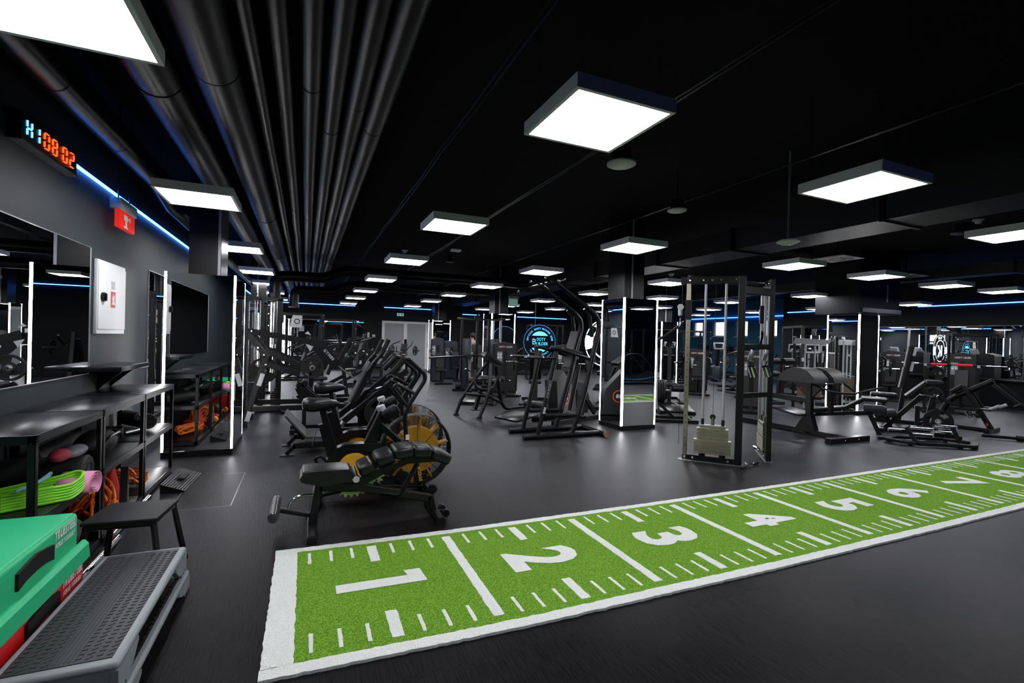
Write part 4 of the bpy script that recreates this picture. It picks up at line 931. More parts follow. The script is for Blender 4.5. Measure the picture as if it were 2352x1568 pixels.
part('foot_bar', B().tube([(ox+2.88,-.3,.47),(ox+3.05,-.3,.45),(ox+3.40,-.3,.40)], .03, 12), BLK2, t); part('centre_post', B().beam((ox+3.22,-.2,.56),(ox+3.10,-.2,.15),.09,.07).box(ox+3.03,-.26,.13,ox+3.18,-.14,.145), BLK, t)
part('lever_arm', B().beam((ox+3.24,-.1,.45),(ox+3.72,-.0,.24),.05,.05), BLK, t); part('cross_tube', B().cyl((ox+3.15,0,.72),(ox+3.5,0,.72),.02), BLK, t)

# ================================================================== PULL-UP AND DIP TOWER
t = thing('pull_up_tower', 'tall black round-tube pull-up and dip tower with angled top arms', 'pull-up tower', (3.9, 6.9, 0)); ox, oy = -3.9, -6.9
for y, n in ((6.62,'near'),(7.17,'far')):
    Y = y+oy
    part('floor_rail', B().tube([(ox+3.10,Y,.042),(ox+4.55,Y,.042)], .042, 16), BLK2, t)
    part('front_leg', B().tube([(ox+3.35,Y,.07),(ox+3.50,Y,.70),(ox+3.64,Y,1.37)], .036, 14), BLK, t)
    part('arm_rail', B().tube([(ox+3.57,Y,1.43),(ox+3.66,Y,1.42),(ox+4.26,Y,1.26)], .026, 12), BLK, t); part('arm_pad_end', B().ball((ox+3.57,Y,1.43),.038,8), VING, t)
    part('rear_column', B().tube([(ox+3.97,Y,.07),(ox+4.16,Y,.61),(ox+4.31,Y,1.26),(ox+4.43,Y,1.76),(ox+4.42,Y,1.90),(ox+4.30,Y,2.03),(ox+3.60,Y,2.48)], .040, 16, bend=.16), BLK, t)
    part('brace_tube', B().tube([(ox+4.32,Y+.03,1.62),(ox+4.26,Y+.03,1.98),(ox+4.16,Y+.03,2.08)], .028, 12), BLK, t)
    part('step_bar', B().tube([(ox+3.46,Y,.36),(ox+4.03,Y,.355)], .032, 14), BLK2, t)
    part('dip_handle', B().tube([(ox+3.64,Y-.02,1.36),(ox+3.62,Y-.02,1.27),(ox+3.10,Y-.02,1.275)], .018, 12, bend=.06), BLK, t)
    for x in (3.10, 3.40): part('chrome_end', B().ball((ox+x,Y-.02,1.275),.022,6), CHR, t)
    part('inner_post', B().tube([(ox+4.02 if n == 'near' else ox+3.95,Y*.35,.40),(ox+4.17,Y*.35,1.15)], .036, 12), BLK, t)
part('end_cross_tube', B().tube([(ox+4.50,6.45+oy,.045),(ox+4.50,7.35+oy,.045)], .045, 16), BLK2, t); part('worn_cap', B().cyl((ox+4.50,6.43+oy,.045),(ox+4.50,6.455+oy,.045),.046), mat('worn_tan_rubber', (.22,.15,.09), .6), t)
part('rear_spreader', B().tube([(ox+4.2,6.62+oy,.3),(ox+4.2,7.17+oy,.3)], .03, 12), BLK, t)
part('back_pad', B().beam((ox+4.06,.0,1.36),(ox+4.16,.0,1.70),.26,.07,up=(-1,0,.3),c=.03), VIN, t); part('pad_channel', B().beam((ox+4.12,0,1.34),(ox+4.22,0,1.70),.12,.04,up=(-1,0,.3)), VING, t)
for sy in (-1, 1): part('elbow_pad', B().beam((ox+3.80,sy*.2,1.42),(ox+4.15,sy*.2,1.34),.10,.055,c=.022), VING, t)
part('lower_pad', B().beam((ox+4.02,0,1.10),(ox+4.09,0,1.32),.24,.07,up=(-1,0,.3),c=.03), VING, t)
part('top_bar', B().tube([(ox+3.60,6.35+oy,2.49),(ox+3.60,7.45+oy,2.47)], .022, 12), BLK2, t)
for q0, q1 in (((3.60,7.45,2.47),(3.42,7.62,2.40)),((3.60,6.35,2.49),(3.42,6.2,2.43))): part('wide_grip', B().tube([(ox+q0[0],q0[1]+oy,q0[2]),(ox+q1[0],q1[1]+oy,q1[2])], .018, 10), BLK, t)
for y in (6.62,6.8,7.0,7.17): part('grip_bar', B().tube([(ox+3.60,y+oy,2.49),(ox+3.42,y+oy,2.52)], .015, 10), BLK, t)
for q in ((3.42,6.62,2.52),(3.42,7.17,2.52),(3.41,7.64,2.39),(3.6,6.34,2.49),(3.42,6.19,2.43)): part('chrome_tip', B().ball((ox+q[0],q[1]+oy,q[2]),.021,6), CHR, t)
part('side_lettering', text(B(), 'GYM PROJECT', (ox+3.52,-.321,.78), (.2,0,.97), (-.97,0,.2), .035, .03, width=.28), SILV, t, False)
part('label_plate', B().beam((ox+3.425,-.318,.40),(ox+3.45,-.318,.50),.003,.035,up=(1,0,0)), LGRY, t)

# ================================================================== FUNCTIONAL TRAINER (adjustable pulleys, two stacks)
t = thing('functional_trainer', 'black dual adjustable pulley machine with a brassy two-tier weight stack and chrome rods', 'cable machine', (5.12, 4.42, 0))
A_, Bq, Cq, Dq = V(-.44,.47,0), V(0,0,0), V(.585,.03,0), V(1.0,.50,0); HT = 2.43
def wing(P0, P1, near):
    d = (P1-P0).normalized(); L = (P1-P0).length; nn = V(d.y,-d.x,0)
    part('channel_post', B().beam(P0, P0+V(0,0,HT), .055,.05, up=nn), ZNC if near else STL, t)
    part('pin_holes', bolts(B(), [P0+nn*(.026 if near else -.026)+V(0,0,z*.1+.2) for z in range(20)], nn if near else -nn, .007, .0015), RUB, t)
    part('frame_post', B().beam(P1, P1+V(0,0,HT), .085,.065, up=nn), BLK, t)
    part('top_box', B().beam(P0-d*.1+V(0,0,HT-.04), P1+V(0,0,HT-.04), .05,.10), BLK, t)
    part('bottom_beam', B().beam(P0-d*.03+V(0,0,.04), P1+V(0,0,.04), .05,.08), BLK, t)
    part('floor_plate', B().beam(P0-d*.08+V(0,0,.004), P1+d*.05+V(0,0,.004), .09,.008), STL, t)
    for k in (.33,.71): part('guide_rod', B().cyl(P0+d*L*k+V(0,0,.1), P0+d*L*k+V(0,0,HT-.08), .0165, 12), SILV, t); part('rod_bushing', B().cyl(P0+d*L*k+V(0,0,.48), P0+d*L*k+V(0,0,.57), .02, 12), RUB, t); part('stack_buffer', B().beam(P0+d*L*k+V(0,0,.08), P0+d*L*k+V(0,0,.135), .06,.06), RUB, t)
    o = P0+d*L*.52; b = B()
    for k in range(10):
        z = .125+k*.0185; b.beam(o-d*.225+V(0,0,z), o+d*.225+V(0,0,z), .11,.0125, c=.002)
    for k in range(9):
        z = .312+k*.0165; b.beam(o-d*.19+V(0,0,z), o+d*.19+V(0,0,z), .10,.0105, c=.002)
    part('weight_stack', b, ZNC, t, False)
    part('top_plate', B().beam(o-d*.16+V(0,0,.475), o+d*.155+V(0,0,.475), .09,.035), STL, t); part('lift_bracket', B().beam(o+V(0,0,.49), o+V(0,0,.60), .035,.035), ZNC, t); part('lift_pulley', B().cyl(o+V(0,0,.60)-nn*.015, o+V(0,0,.60)+nn*.015, .035,16), RUB, t)
    bb = B(); bolts(bb, [P0+d*L*k+nn*.026*(1)+V(0,0,HT-.04) for k in (.02,.28,.45,.62,.9)]+[P0+nn*.026+V(0,0,.04), P0+d*.1+nn*.026+V(0,0,.04), P1-d*.12+nn*.026+V(0,0,.04)], nn, .014, .01); part('bolts', bb, CHR, t)
    part('cable', B().cyl(o+V(0,0,.64), o+V(0,0,HT-.1), .0028,6).cyl(P0-d*.08+V(0,0,.2), P0-d*.08+V(0,0,HT-.1), .0028,6), RUB, t)
    # carriage with swivel pulley and hook
    c = P0+V(0,0,2.0); part('carriage', B().beam(c-V(0,0,.13), c+V(0,0,.13), .08,.075, up=nn), RUB, t)
    s = -d; part('pulley_block', B().rbox(c+s*.1, (.045,.06,.16), .015), SILV, t); part('pulley_wheel', B().cyl(c+s*.1+V(0,0,.04)-nn*.03, c+s*.1+V(0,0,.04)+nn*.03, .04,16), STL, t)
    part('snap_hook', B().tube([c+s*.1-V(0,0,.1), c+s*.1-V(0,0,.2), c+s*.13-V(0,0,.25), c+s*.1-V(0,0,.30)], .008, 8), CHR, t)
wing(A_, Bq, True); wing(Dq, Cq, False)
for z, hh in ((2.26,.10),(1.53,.07),(.90,.065)): part('cross_beam', B().beam(Bq+V(0,0,z), Cq+V(0,0,z), .05,hh), BLK, t)
part('rear_beam', B().beam(A_+V(0,0,HT), Dq+V(0,0,HT), .05,.07), BLK, t)
for k in (.25,.72):
    q = Bq.lerp(Cq, k)+V(0,-.03,1.48); part('handle_clip', B().rbox(q+V(0,-.01,-.06), (.07,.014,.15), .004, rot=ry(.3)), STL, t)
    part('hanging_grip', B().cyl(q+V(-.02,-.03,-.20), q+V(.04,-.03,-.33), .042,18), CHR, t); part('grip_frame', B().tube([q+V(.05,-.01,-.13), q+V(-.04,-.02,-.23), q+V(.0,-.03,-.27)], .008, 8), CHR, t)
part('rope_hook', B().tube([Dq*.85+V(0,-.05,1.75), Dq*.8+V(0,-.06,1.64), Dq*.72+V(0,-.07,1.57)], .018, 10), CHR, t)
for i, (px, py, a, lb) in enumerate(((1722,1072,.3,'chrome cable bar with black grips lying at the foot of the pulley machine'),(1742,1032,1.2,'short black cable handle lying inside the pulley machine'))):
    p = onz(px, py); t = thing('cable_attachment', lb, 'cable handle', (p.x, p.y, .02), a)
    part('bar', B().tube([(-.22,0,0),(-.06,0,.01),(0,.05,.015),(.06,0,.01),(.22,0,0)] if i == 0 else [(-.08,0,0),(.08,.03,.01)], .014, 10), CHR, t)
    for sx in (-1, 1): part('grip', B().cyl((sx*.12 if i == 0 else sx*.05,0,.003),(sx*.24 if i == 0 else sx*.12,.0,.003),.018,12), RUB, t)

# ================================================================== CALF MACHINE right of the second column
t = thing('standing_calf_machine', 'black standing machine with shoulder yoke and side plates, right of the middle mirrored column', 'calf machine', (6.37, 7.65, 0), -.53); 
part('post', B().beam((0,0,0),(0,0,1.55),.06,.09), BLK, t); part('front_post', B().beam((.12,-.12,.25),(.10,-.12,1.45),.03,.04), SILV, t)
part('yoke', B().tube([(-.18,-.05,1.66),(.1,-.05,1.60),(.3,-.05,1.72),(.62,-.05,1.98)], .03, 12, bend=.1), VIN, t); part('shoulder_pad', B().beam((-.2,-.1,1.66),(.12,-.1,1.61),.22,.07,c=.03), VIN, t)
part('lettering_panel', B().rbox((.08,-.1,.95),(.05,.02,.62),.004), mat('dark_bronze_panel', (.06,.045,.045), .4), t); part('lettering', text(B(), 'GYM PRO', (.085,-.112,1.1), (0,0,1), (-1,0,0), .03, .02, width=.3), TXTR, t, False)
part('base_frame', B().beam((-.2,-.2,.03),(.9,-.2,.03),.06,.06).beam((-.2,.3,.03),(.9,.3,.03),.06,.06).beam((0,-.3,.03),(0,.4,.03),.06,.06).beam((.8,-.2,.03),(.8,.3,.03),.06,.06), BLK, t)
part('strut', B().beam((.02,0,.5),(.5,0,.05),.05,.06), BLK, t); part('horn', B().cyl((.0,-.02,.60),(.42,-.02,.60),.024), CHR, t)
q = Matrix.Rotation(-.53, 3, 'Z')
for k in range(3): plate((0,0,0), (.85,-.5,0), 'large black plate on the calf machine, %s of three' % ['inner','middle','outer'][k], .225, 'plates on the calf machine', tuple(Vector((6.37,7.65,.60))+q@Vector((.16+.045*k,-.02,0))))

# ================================================================== GLUTE-HAM BENCH
t = thing('glute_ham_bench', 'black glute-ham bench with two rounded leather hip pads right of the pulley machine', 'glute-ham bench', (8.2, 5.6, 0)); ox, oy = -8.2, -5.6
for sx in (-1, 1):
    x = sx*.22
    part('hip_pad', B().prism([(-.34,-.09),(-.32,.0),(-.22,.10),(-.08,.155),(.08,.155),(.2,.11),(.31,.0),(.34,-.09)], (x,-.02 if sx < 0 else -.06,1.03), (0,-1,0), (0,0,1), (1,0,0), .36), VING, t)
part('main_post', B().beam((0,.0,.03),(0,.0,.92),.09,.10), BLK, t); part('second_post', B().beam((.42,-.1,.35),(.42,-.1,.9),.07,.07), BLK, t)
part('spine_beam', B().beam((0,1.4,.05),(0,-.62,.05),.09,.09), BLK, t); part('front_foot', B().beam((-.50,-.66,.045),(.50,-.66,.045),.10,.09), BLK2, t)
bb = B(); bolts(bb, [(-.15,-.712,.045),(.2,-.712,.045)]); part('bolts', bb, CHR, t)
part('gusset', B().prism([(-.25,0),(.15,0),(.06,.30),(-.06,.30)], (0,0,.05), (0,-1,0), (0,0,1), (1,0,0), .11), BLK, t)
part('upper_rail', B().beam((0,.9,.62),(0,.02,.60),.07,.09), BLK, t); part('pad_carrier', B().prism([(-.32,.92),(.3,.92),(.05,.66),(-.05,.66)], (0,0,0), (0,-1,0), (0,0,1), (1,0,0), .05), BLK, t)
part('roller_post', B().beam((0,.62,.60),(0,.58,1.32),.06,.06), BLK, t); part('foot_plate', B().rbox((0,.35,.38),(.5,.62,.03),.01,rot=Matrix.Rotation(.12,3,'X')), BLK2, t)
for z in (1.03, 1.27):
    for sx in (-1, 1): part('ankle_roller', B().cyl((sx*.06,.58,z),(sx*.33,.58,z),.055,20), VIN, t)
part('handle_bar', B().tube([(-.25,-.2,.92),(-.2,-.55,.80),(.3,-.62,.78),(.45,-.3,.92)], .018, 10, bend=.08).tube([(.3,-.62,.80),(.75,-.75,.9)], .018, 10), BLK2, t); part('red_cap', B().cyl((-.26,-.02,.84),(-.30,-.06,.84),.022), REDM, t)
# sissy squat stand
t = thing('sissy_squat_stand', 'low black hexagonal floor stand with chrome ankle rollers beside the turf', 'sissy squat stand', (9.42, 4.42, 0), -.53)
b = B(); hexa = [(-.62,.02),(-.35,-.27),(.45,-.30),(.68,-.02),(.40,.26),(-.35,.28)]
for i in range(6): b.beam((*hexa[i], .05), (*hexa[(i+1) % 6], .05), .10, .045)
part('floor_frame', b, BLK2, t)
for x, y in ((-.4,-.2),(.3,-.25),(.4,.2),(-.35,.22)): part('rubber_foot', B().cyl((x,y,0),(x,y,.03),.03), RUB, t)
part('roller_bracket', B().beam((-.30,-.18,.06),(-.40,-.1,.28),.05,.06).beam((.40,-.1,.06),(.32,-.05,.30),.05,.06), RUB, t)
for z in (.17, .27):
    part('ankle_roller', B().cyl((-.30,-.02,z),(.02,-.04,z-.01),.032,18), CHR, t); part('ankle_roller', B().cyl((.12,.06,z+.02),(.42,.04,z+.01),.032,18), CHR, t)
part('roller_plate', B().prism([(-.03,-.08),(.03,-.08),(.03,.08),(-.03,.08)], (.03,-.04,.2), (0,1,0), (0,0,1), (1,0,0), .012).prism([(-.03,-.08),(.03,-.08),(.03,.08),(-.03,.08)], (.43,.04,.24), (0,1,0), (0,0,1), (1,0,0), .012), LGRY, t)
part('side_bar', B().cyl((-.62,-.02,.22),(-.34,-.04,.21),.026,14), CHR, t)
# lying bench + leg machine + hyperextension: profiles along local x
HD = math.atan2(-.85, .52)
t = thing('decline_bench', 'flat black decline bench whose padded end stands beside the glute-ham bench foot', 'bench', (9.25, 5.1, 0), HD)
part('long_pad', B().beam((-1.15,0,.34),(-.45,0,.47),.30,.06,c=.025).beam((-.45,0,.47),(-.20,0,.64),.30,.06,c=.025), VIN, t); part('end_pad', B().beam((-.22,0,.655),(.13,0,.655),.32,.07,c=.03), VIN, t)
part('roller_block', B().rbox((-.03,-.03,.49),(.32,.30,.12),.03), VING, t); part('leg', B().beam((-.12,0,.44),(.05,0,.03),.07,.07), BLK, t); part('rear_leg', B().beam((-1.0,0,.33),(-1.1,0,.03),.07,.07), BLK, t)
part('foot_bar', B().beam((.05,-.3,.025),(.05,.3,.025),.07,.05), BLK, t); part('rear_foot', B().beam((-1.1,-.3,.025),(-1.1,.3,.025),.07,.05), BLK, t); part('under_rail', B().beam((-1.05,0,.27),(-.1,0,.42),.05,.06), BLK, t)
t = thing('lying_leg_curl', 'black plate-loaded bench machine with a raised prone pad and one side plate, centre right', 'leg curl machine', (10.08, 5.45, 0), HD)
part('prone_pad', B().beam((.33,0,.68),(.60,0,.955),.30,.06,c=.025), VIN, t)
for y in (-.09, .11): part('top_pad', B().beam((.60,y,.965),(.82,y,.965),.17,.07,c=.025), VIN, t)
part('slant_beam', B().beam((.03,0,.06),(.56,0,.72),.07,.08), BLK, t); part('seat', B().rbox((.03,0,.33),(.34,.32,.14),.04,rot=ry(-.15)), VING, t); part('seat_post', B().beam((.05,0,.28),(.12,0,.06),.07,.07), BLK, t)
part('spine_beam', B().beam((-.05,0,.045),(1.0,0,.045),.08,.08), BLK, t); part('end_foot', B().beam((1.02,-.33,.04),(1.02,.33,.04),.08,.075), BLK2, t); part('front_foot', B().beam((-.03,-.28,.04),(-.03,.28,.04),.08,.075), BLK2, t)
part('post', B().beam((.50,0,.06),(.49,0,.52),.07,.08).beam((.59,0,.06),(.71,0,.72),.07,.08), BLK, t); part('knee_pad', B().beam((.76,0,.72),(.93,0,.62),.26,.06,up=(.5,0,.85),c=.025), VIN, t)
part('handle_bar', B().tube([(.5,-.22,.74),(.74,-.22,.73),(.78,0,.73),(.74,.22,.73)], .015, 10, bend=.05), CHR, t); part('horn', B().cyl((.76,-.3,.29),(.76,.3,.29),.024), CHR, t)
plate((0,0,0), V(math.sin(HD), -math.cos(HD), 0), 'black tri-grip plate loaded on the prone bench machine', .21, None, tuple(Vector((10.08,5.45,.29))+Matrix.Rotation(HD,3,'Z')@Vector((.76,-.2,0))))
t = thing('tall_incline_machine', 'black machine with a tall near-upright back pad behind the prone bench', 'bench press machine', (11.45, 5.85, 0), HD)
part('back_pad', B().beam((-.02,0,.75),(.05,0,1.18),.30,.08,up=(-1,0,.2),c=.03).beam((.06,0,1.2),(.12,0,1.62),.30,.08,up=(-1,0,.2),c=.03), VIN, t); part('spine', B().beam((-.05,0,.05),(.14,0,1.62),.08,.08,up=(-1,0,.1)), BLK, t)
part('side_badge', B().beam((.13,-.05,1.1),(.16,-.05,1.30),.004,.05,up=(1,0,0)).beam((.17,-.05,1.42),(.2,-.05,1.58),.004,.05,up=(1,0,0)), SILV, t); part('horn_post', B().cyl((.09,.1,1.6),(.10,.1,2.0),.02,12), SILV, t)
part('seat', B().rbox((-.3,0,.58),(.45,.32,.09),.03), VIN, t); part('seat_frame', B().beam((-.3,0,.55),(-.3,0,.05),.07,.07).beam((-.5,0,.04),(.5,0,.04),.08,.08), BLK, t); part('hoop', B().tube([(-.6,-.1,.4),(-.5,-.1,.6),(-.38,-.1,.62)], .018, 10, bend=.08), CHR, t)
HY = math.atan2(-.98, .15)
t = thing('t_bar_row_machine', 'black inclined row machine with long sloped tube and angled handles near the right edge', 'row machine', (11.95, 5.3, 0), HY)
part('long_tube', B().tube([(-.10,0,.26),(.03,0,.57),(.66,0,.99)], .055, 16, bend=.1), BLK, t); part('rear_leg', B().beam((.66,0,.04),(.25,0,.84),.07,.08), BLK, t); part('front_leg', B().beam((-.08,0,.30),(-.45,0,.05),.07,.07), BLK, t)
part('foot_bar', B().beam((.66,-.34,.04),(.66,.34,.04),.08,.075), BLK2, t); part('spine', B().beam((-.5,0,.04),(.66,0,.04),.08,.07), BLK, t)
for sy in (-1, 1):
    part('long_arm', B().beam((.70,sy*.2,.93),(1.10,sy*.26,.56),.05,.06), BLK, t); part('grip', B().cyl((1.0,sy*.22,.55),(1.12,sy*.34,.62),.026,14), VING, t); part('side_strut', B().beam((.26,sy*.12,.86),(.50,sy*.12,.42),.045,.06), BLK, t); part('foot_step', B().rbox((.60,sy*.22,.45),(.22,.2,.03),.01), BLK2, t)
    part('roller', B().cyl((.64,sy*.12,.44),(.80,sy*.22,.54),.03,14), LGRY, t)
part('chest_pad', B().beam((.08,0,.73),(.25,0,.87),.26,.07,c=.03), VIN, t); part('adjuster', B().tube([(.30,-.08,.35),(.36,-.1,.25),(.42,-.08,.30)], .012, 8).box(.28,-.05,.3,.36,.05,.36), CHR, t); part('red_sticker', B().rbox((.60,-.045,.15),(.03,.004,.05),.001), TXTR, t)
p = onz(2335, 1013); t = thing('floor_bar', 'black bar end with round collar lying at the right edge of the floor', 'bar', (p.x, p.y, .05), -.9)
part('bar', B().cyl((-.45,0,0),(.5,0,0),.028,14), BLK2, t); part('collar', B().cyl((.0,0,0),(.08,0,0),.048,18), RUB, t)

# ================================================================== BACKGROUND MACHINES
RED_PRINT = mat('orange_red_print', (.8,.08,.03), .5)
SHROUD = mat('dark_machine_shroud', (.012,.0115,.013), .4)
SHR2 = mat('steel_blue_shroud', (.035,.045,.06), .35, .3)
SHRW = mat('pale_machine_shroud', (.30,.31,.32), .4)
TXTG = mat('grey_print', (.25,.25,.26), .6)
def stack_machine(x, y, rot, label, h=1.5, w=.62, logo=None, m=None, seat=True, cat='weight machine', group=None):
    t = thing('weight_stack_machine', label, cat, (x, y, 0), rot, group); m = m or SHROUD
    part('shroud', B().prism([(-w/2,.06),(w/2,.06),(w/2,h-.10),(w/2-.03,h-.04),(0,h),(-w/2+.03,h-.04),(-w/2,h-.10)], (0,.2,0), t=.26), m, t)
    part('side_trim', B().beam((-w/2-.012,.07,.06),(-w/2-.012,.07,h-.08),.03,.05).beam((w/2+.012,.07,.06),(w/2+.012,.07,h-.08),.03,.05), BLK2, t)
    part('stack_window', B().box(-.05,.064,.35,.05,.069,h-.25), RUB, t, False)
    part('instruction_panel', B().box(-.24,.064,h-.62,-.09,.068,h-.28), TXTG, t, False)
    b = B()
    for i in range(2):
        for j in range(2): b.rbox((-.2+i*.07,.062,h-.36-j*.085),(.05,.004,.065),.001)
    part('pictures', b, TXTW, t, False)
    if logo:
        lt = B(); text(lt, logo, (0,.066,h-.16), (1,0,0), (0,0,1), .045, .03, gap=.06, width=w*.62); part('lettering', lt, TXTW, t, False)
        part('red_initials', B().rbox((-w*.29,.064,h-.142),(.028,.006,.05),.001).rbox((w*.02,.064,h-.142),(.028,.006,.05),.001), TXTR, t, False)
    part('base_frame', B().beam((-w/2,.2,.03),(w/2,.2,.03),.3,.06).beam((0,.1,.035),(0,-.95,.035),.08,.07).beam((-.3,-.95,.03),(.3,-.95,.03),.08,.06), BLK, t)
    if seat:
        part('seat', B().rbox((0,-.55,.46),(.34,.36,.07),.025,seg=2), VIN, t); part('seat_post', B().beam((0,-.55,.43),(0,-.5,.06),.07,.07), BLK, t)
        part('back_pad', B().beam((0,-.36,.55),(0,-.26,1.02),.28,.06,up=(0,-1,.2),c=.02), VIN, t)
        for sx in (-1, 1):
            part('press_arm', B().tube([(sx*.2,-.05,1.15),(sx*.36,-.3,1.12),(sx*.36,-.62,1.0)], .022, 8, bend=.08), BLK, t); part('grip', B().cyl((sx*.36,-.60,1.01),(sx*.36,-.72,.96),.026,10), RUB, t)
    return t
S2 = 'selectorised machines with black shrouds'
stack_machine(xat(1163,12.6), 12.6, -.25, 'black shrouded weight machine with red and white lettering, in front of the far column', 1.47, .66, 'BOOTY BUILDER', group=S2, seat=False)
stack_machine(xat(1300,13.8), 13.8, -.45, 'black shrouded weight machine partly hidden behind the pull-up tower arms', 1.42, .7, 'BOOTY BUILDER', group=S2)
stack_machine(xat(1603,11.6), 11.6, -.7, 'black shrouded weight machine with red initials seen left of the pulley machine rods', 1.40, .6, 'BOOTY BUILDER', group=S2)
stack_machine(10.0, 8.3, -.87, 'brownish shrouded weight machine seen through the pulley machine frame', 1.42, .62, 'BOOTY BUILDER', mat('brown_black_shroud', (.035,.03,.032), .4), False, group=S2)
stack_machine(xat(1008,16.2), 16.2, -.05, 'slim steel-blue weight machine right of the white dispenser', 1.55, .42, m=SHR2, group=S2)
stack_machine(xat(1040,17.2), 17.2, .1, 'steel-grey weight machine with padded arms in front of the small far column', 1.45, .5, m=SHR2, group=S2)
stack_machine(xat(1095,15.8), 15.8, .0, 'charcoal weight machine beside the standing person', 1.35, .5, group=S2)
stack_machine(xat(1450,17.5), 17.5, -.5, 'black weight machine behind the middle mirrored column', 1.5, .6, group=S2)
stack_machine(xat(1885,10.9), 10.9, -1.0, 'pale grey shrouded weight machine near the right wall, left of the third column', 1.62, .75, m=SHRW, group=S2)
for i, (x, Y, lb) in enumerate(((16.7,8.8,'black weight machine under the mirror row, left of three'),(16.7,7.1,'black weight machine under the mirror row, middle of three'),(16.7,5.4,'black weight machine under the mirror row, right of three'))):
    stack_machine(x, Y, -1.2, lb, 1.5, .55, 'BOOTY BUILDER', group=S2)
# multi tower with chrome posts
t = thing('cable_tower', 'tall multi-station cable tower with chrome posts and a wide top bar, mid-left background', 'cable machine', (xat(1066,14.9), 13.3, 0), -.2)
for x in (-.55,-.1,.25,.6): part('upright', B().beam((x,0,0),(x,0,2.12),.07,.07), BLK2 if x != .6 else SILV, t)
for x in (-.38,.42): part('shroud', B().rbox((x,.05,.80),(.24,.2,1.5),.04), SHR2, t)
part('top_bar', B().beam((-.7,0,2.12),(.75,0,2.12),.06,.06), BLK2, t); part('pulley', B().cyl((-.1,-.06,2.16),(-.1,.06,2.16),.09,18), RUB, t)
part('long_arms', B().tube([(-1.5,-.5,.98),(-.3,-.2,1.04),(.2,-.2,1.06)], .03, 10), BLK2, t); part('roller_knob', B().cyl((-.35,-.28,1.02),(-.35,-.12,1.02),.08,16).cyl((.1,-.28,1.05),(.1,-.12,1.05),.08,16), VING, t)
part('base', B().beam((-.8,-.1,.04),(.8,-.1,.04),.1,.08).beam((-.35,-.7,.04),(-.35,.2,.04),.09,.08), BLK, t); part('front_post', B().beam((-.35,-.65,.04),(-.35,-.2,1.0),.08,.09), BLK2, t)
part('foot_rollers', B().cyl((-.75,-.5,.2),(-.6,-.5,.2),.09,16).cyl((.0,-.5,.2),(.2,-.5,.2),.09,16), RUB, t)
# power racks
def rack(x, y, rot, label, bar=True, h=2.15, w=1.2, d=1.1):
    t = thing('power_rack', label, 'power rack', (x, y, 0), rot, 'power racks in the background')
    for sx in (-1, 1):
        for sy in (-1, 1): part('upright', B().beam((sx*w/2,sy*d/2,0),(sx*w/2,sy*d/2,h),.07,.07), BLK, t)
        part('side_rail', B().beam((sx*w/2,-d/2,.04),(sx*w/2,d/2,.04),.07,.07).beam((sx*w/2,-d/2,h-.04),(sx*w/2,d/2,h-.04),.06,.07), BLK, t)
        part('safety_arm', B().beam((sx*w/2,-d/2,.75),(sx*w/2,d/2,.75),.05,.08), BLK2, t)
    part('top_bar', B().beam((-w/2,-d/2,h-.04),(w/2,-d/2,h-.04),.05,.07).cyl((-w/2,d/2,h-.04),(w/2,d/2,h-.04),.018,12), BLK, t)
    bb = B(); bolts(bb, [(sx*w/2,-d/2-.036,z) for sx in (-1,1) for z in (.3,.8,1.3,1.8,2.1)], r=.016, h=.01); part('bolts', bb, CHR, t)
    if bar: part('hooks', B().box(-w/2-.03,-d/2-.1,1.15,-w/2+.03,-d/2-.035,1.25).box(w/2-.03,-d/2-.1,1.15,w/2+.03,-d/2-.035,1.25), SILV, t)
    return t
def barbell(p, rot, label, pads=None, L=2.1, group='barbells in the racks'):
    t = thing('barbell', label, 'barbell', p, rot, group)
    part('bar', B().cyl((-L/2,0,0),(L/2,0,0),.014,12), BLK2 if pads else CHR, t)
    for sx in (-1, 1):
        part('sleeve', B().cyl((sx*L*.32,0,0),(sx*L/2,0,0),.024,14), CHR, t)
        if pads: part('red_pad', B().tube([(sx*.08,0,0),(sx*.12,0,0),(sx*.34,0,0),(sx*.38,0,0)], [.02,.035,.035,.025], 14), pads, t)
    return t
rack(xat(690,15.2), 15.2, 0, 'black power rack with a trapezoid badge behind the sloping lever machine'); rack(xat(775,19.6), 19.6, 0, 'black squat rack in front of the wide back-wall mirror', w=1.25)
barbell((xat(775,19.6), 18.95, 1.27), 0, 'chrome barbell racked in front of the back-wall mirror')
t = thing('rack_badge', 'pale trapezoid badge with round emblem on the far power rack', 'badge', (xat(679,14.5), 14.55, 1.90))
part('plate', B().prism([(-.16,-.17),(.16,-.17),(.16,.17),(-.08,.17)], t=.02), SILV, t); part('emblem', ringpoly(B(), (.03,-.013,0), (1,0,0), (0,0,1), .05, .075), RUB, t, False)
rack(13.4, 9.0, -.5, 'black rack with chrome uprights behind the red-padded barbell', w=1.3); rack(16.3, 3.2, -1.0, 'black rack at the right edge of the room', w=1.2); rack(xat(1590,16.5), 16.5, -.4, 'black rack in front of the windows')
barbell((14.55, 6.40, 1.20), math.atan2(-.9,.4), 'barbell with two red foam pads resting at chest height on the right', mat('red_foam', (.75,.01,.04), .5), 1.9)
t = thing('barbell_stand', 'pair of slim black posts holding the red-padded barbell', 'barbell stand', (14.55, 6.40, 0), math.atan2(-.9,.4))
for sx in (-1, 1): part('post', B().beam((sx*.48,.0,0),(sx*.48,.0,1.15),.06,.06), BLK, t); part('cradle', B().prism([(-.05,0),(.05,0),(.05,.06),(.035,.06),(.03,.02),(-.03,.02),(-.035,.06),(-.05,.06)], (sx*.48,0,1.15), (0,1,0), (0,0,1), (1,0,0), .05), SILV, t)
part('base', B().beam((-.55,0,.03),(.55,0,.03),.08,.06).beam((-.48,-.4,.03),(-.48,.4,.03),.07,.06).beam((.48,-.4,.03),(.48,.4,.03),.07,.06), BLK, t)
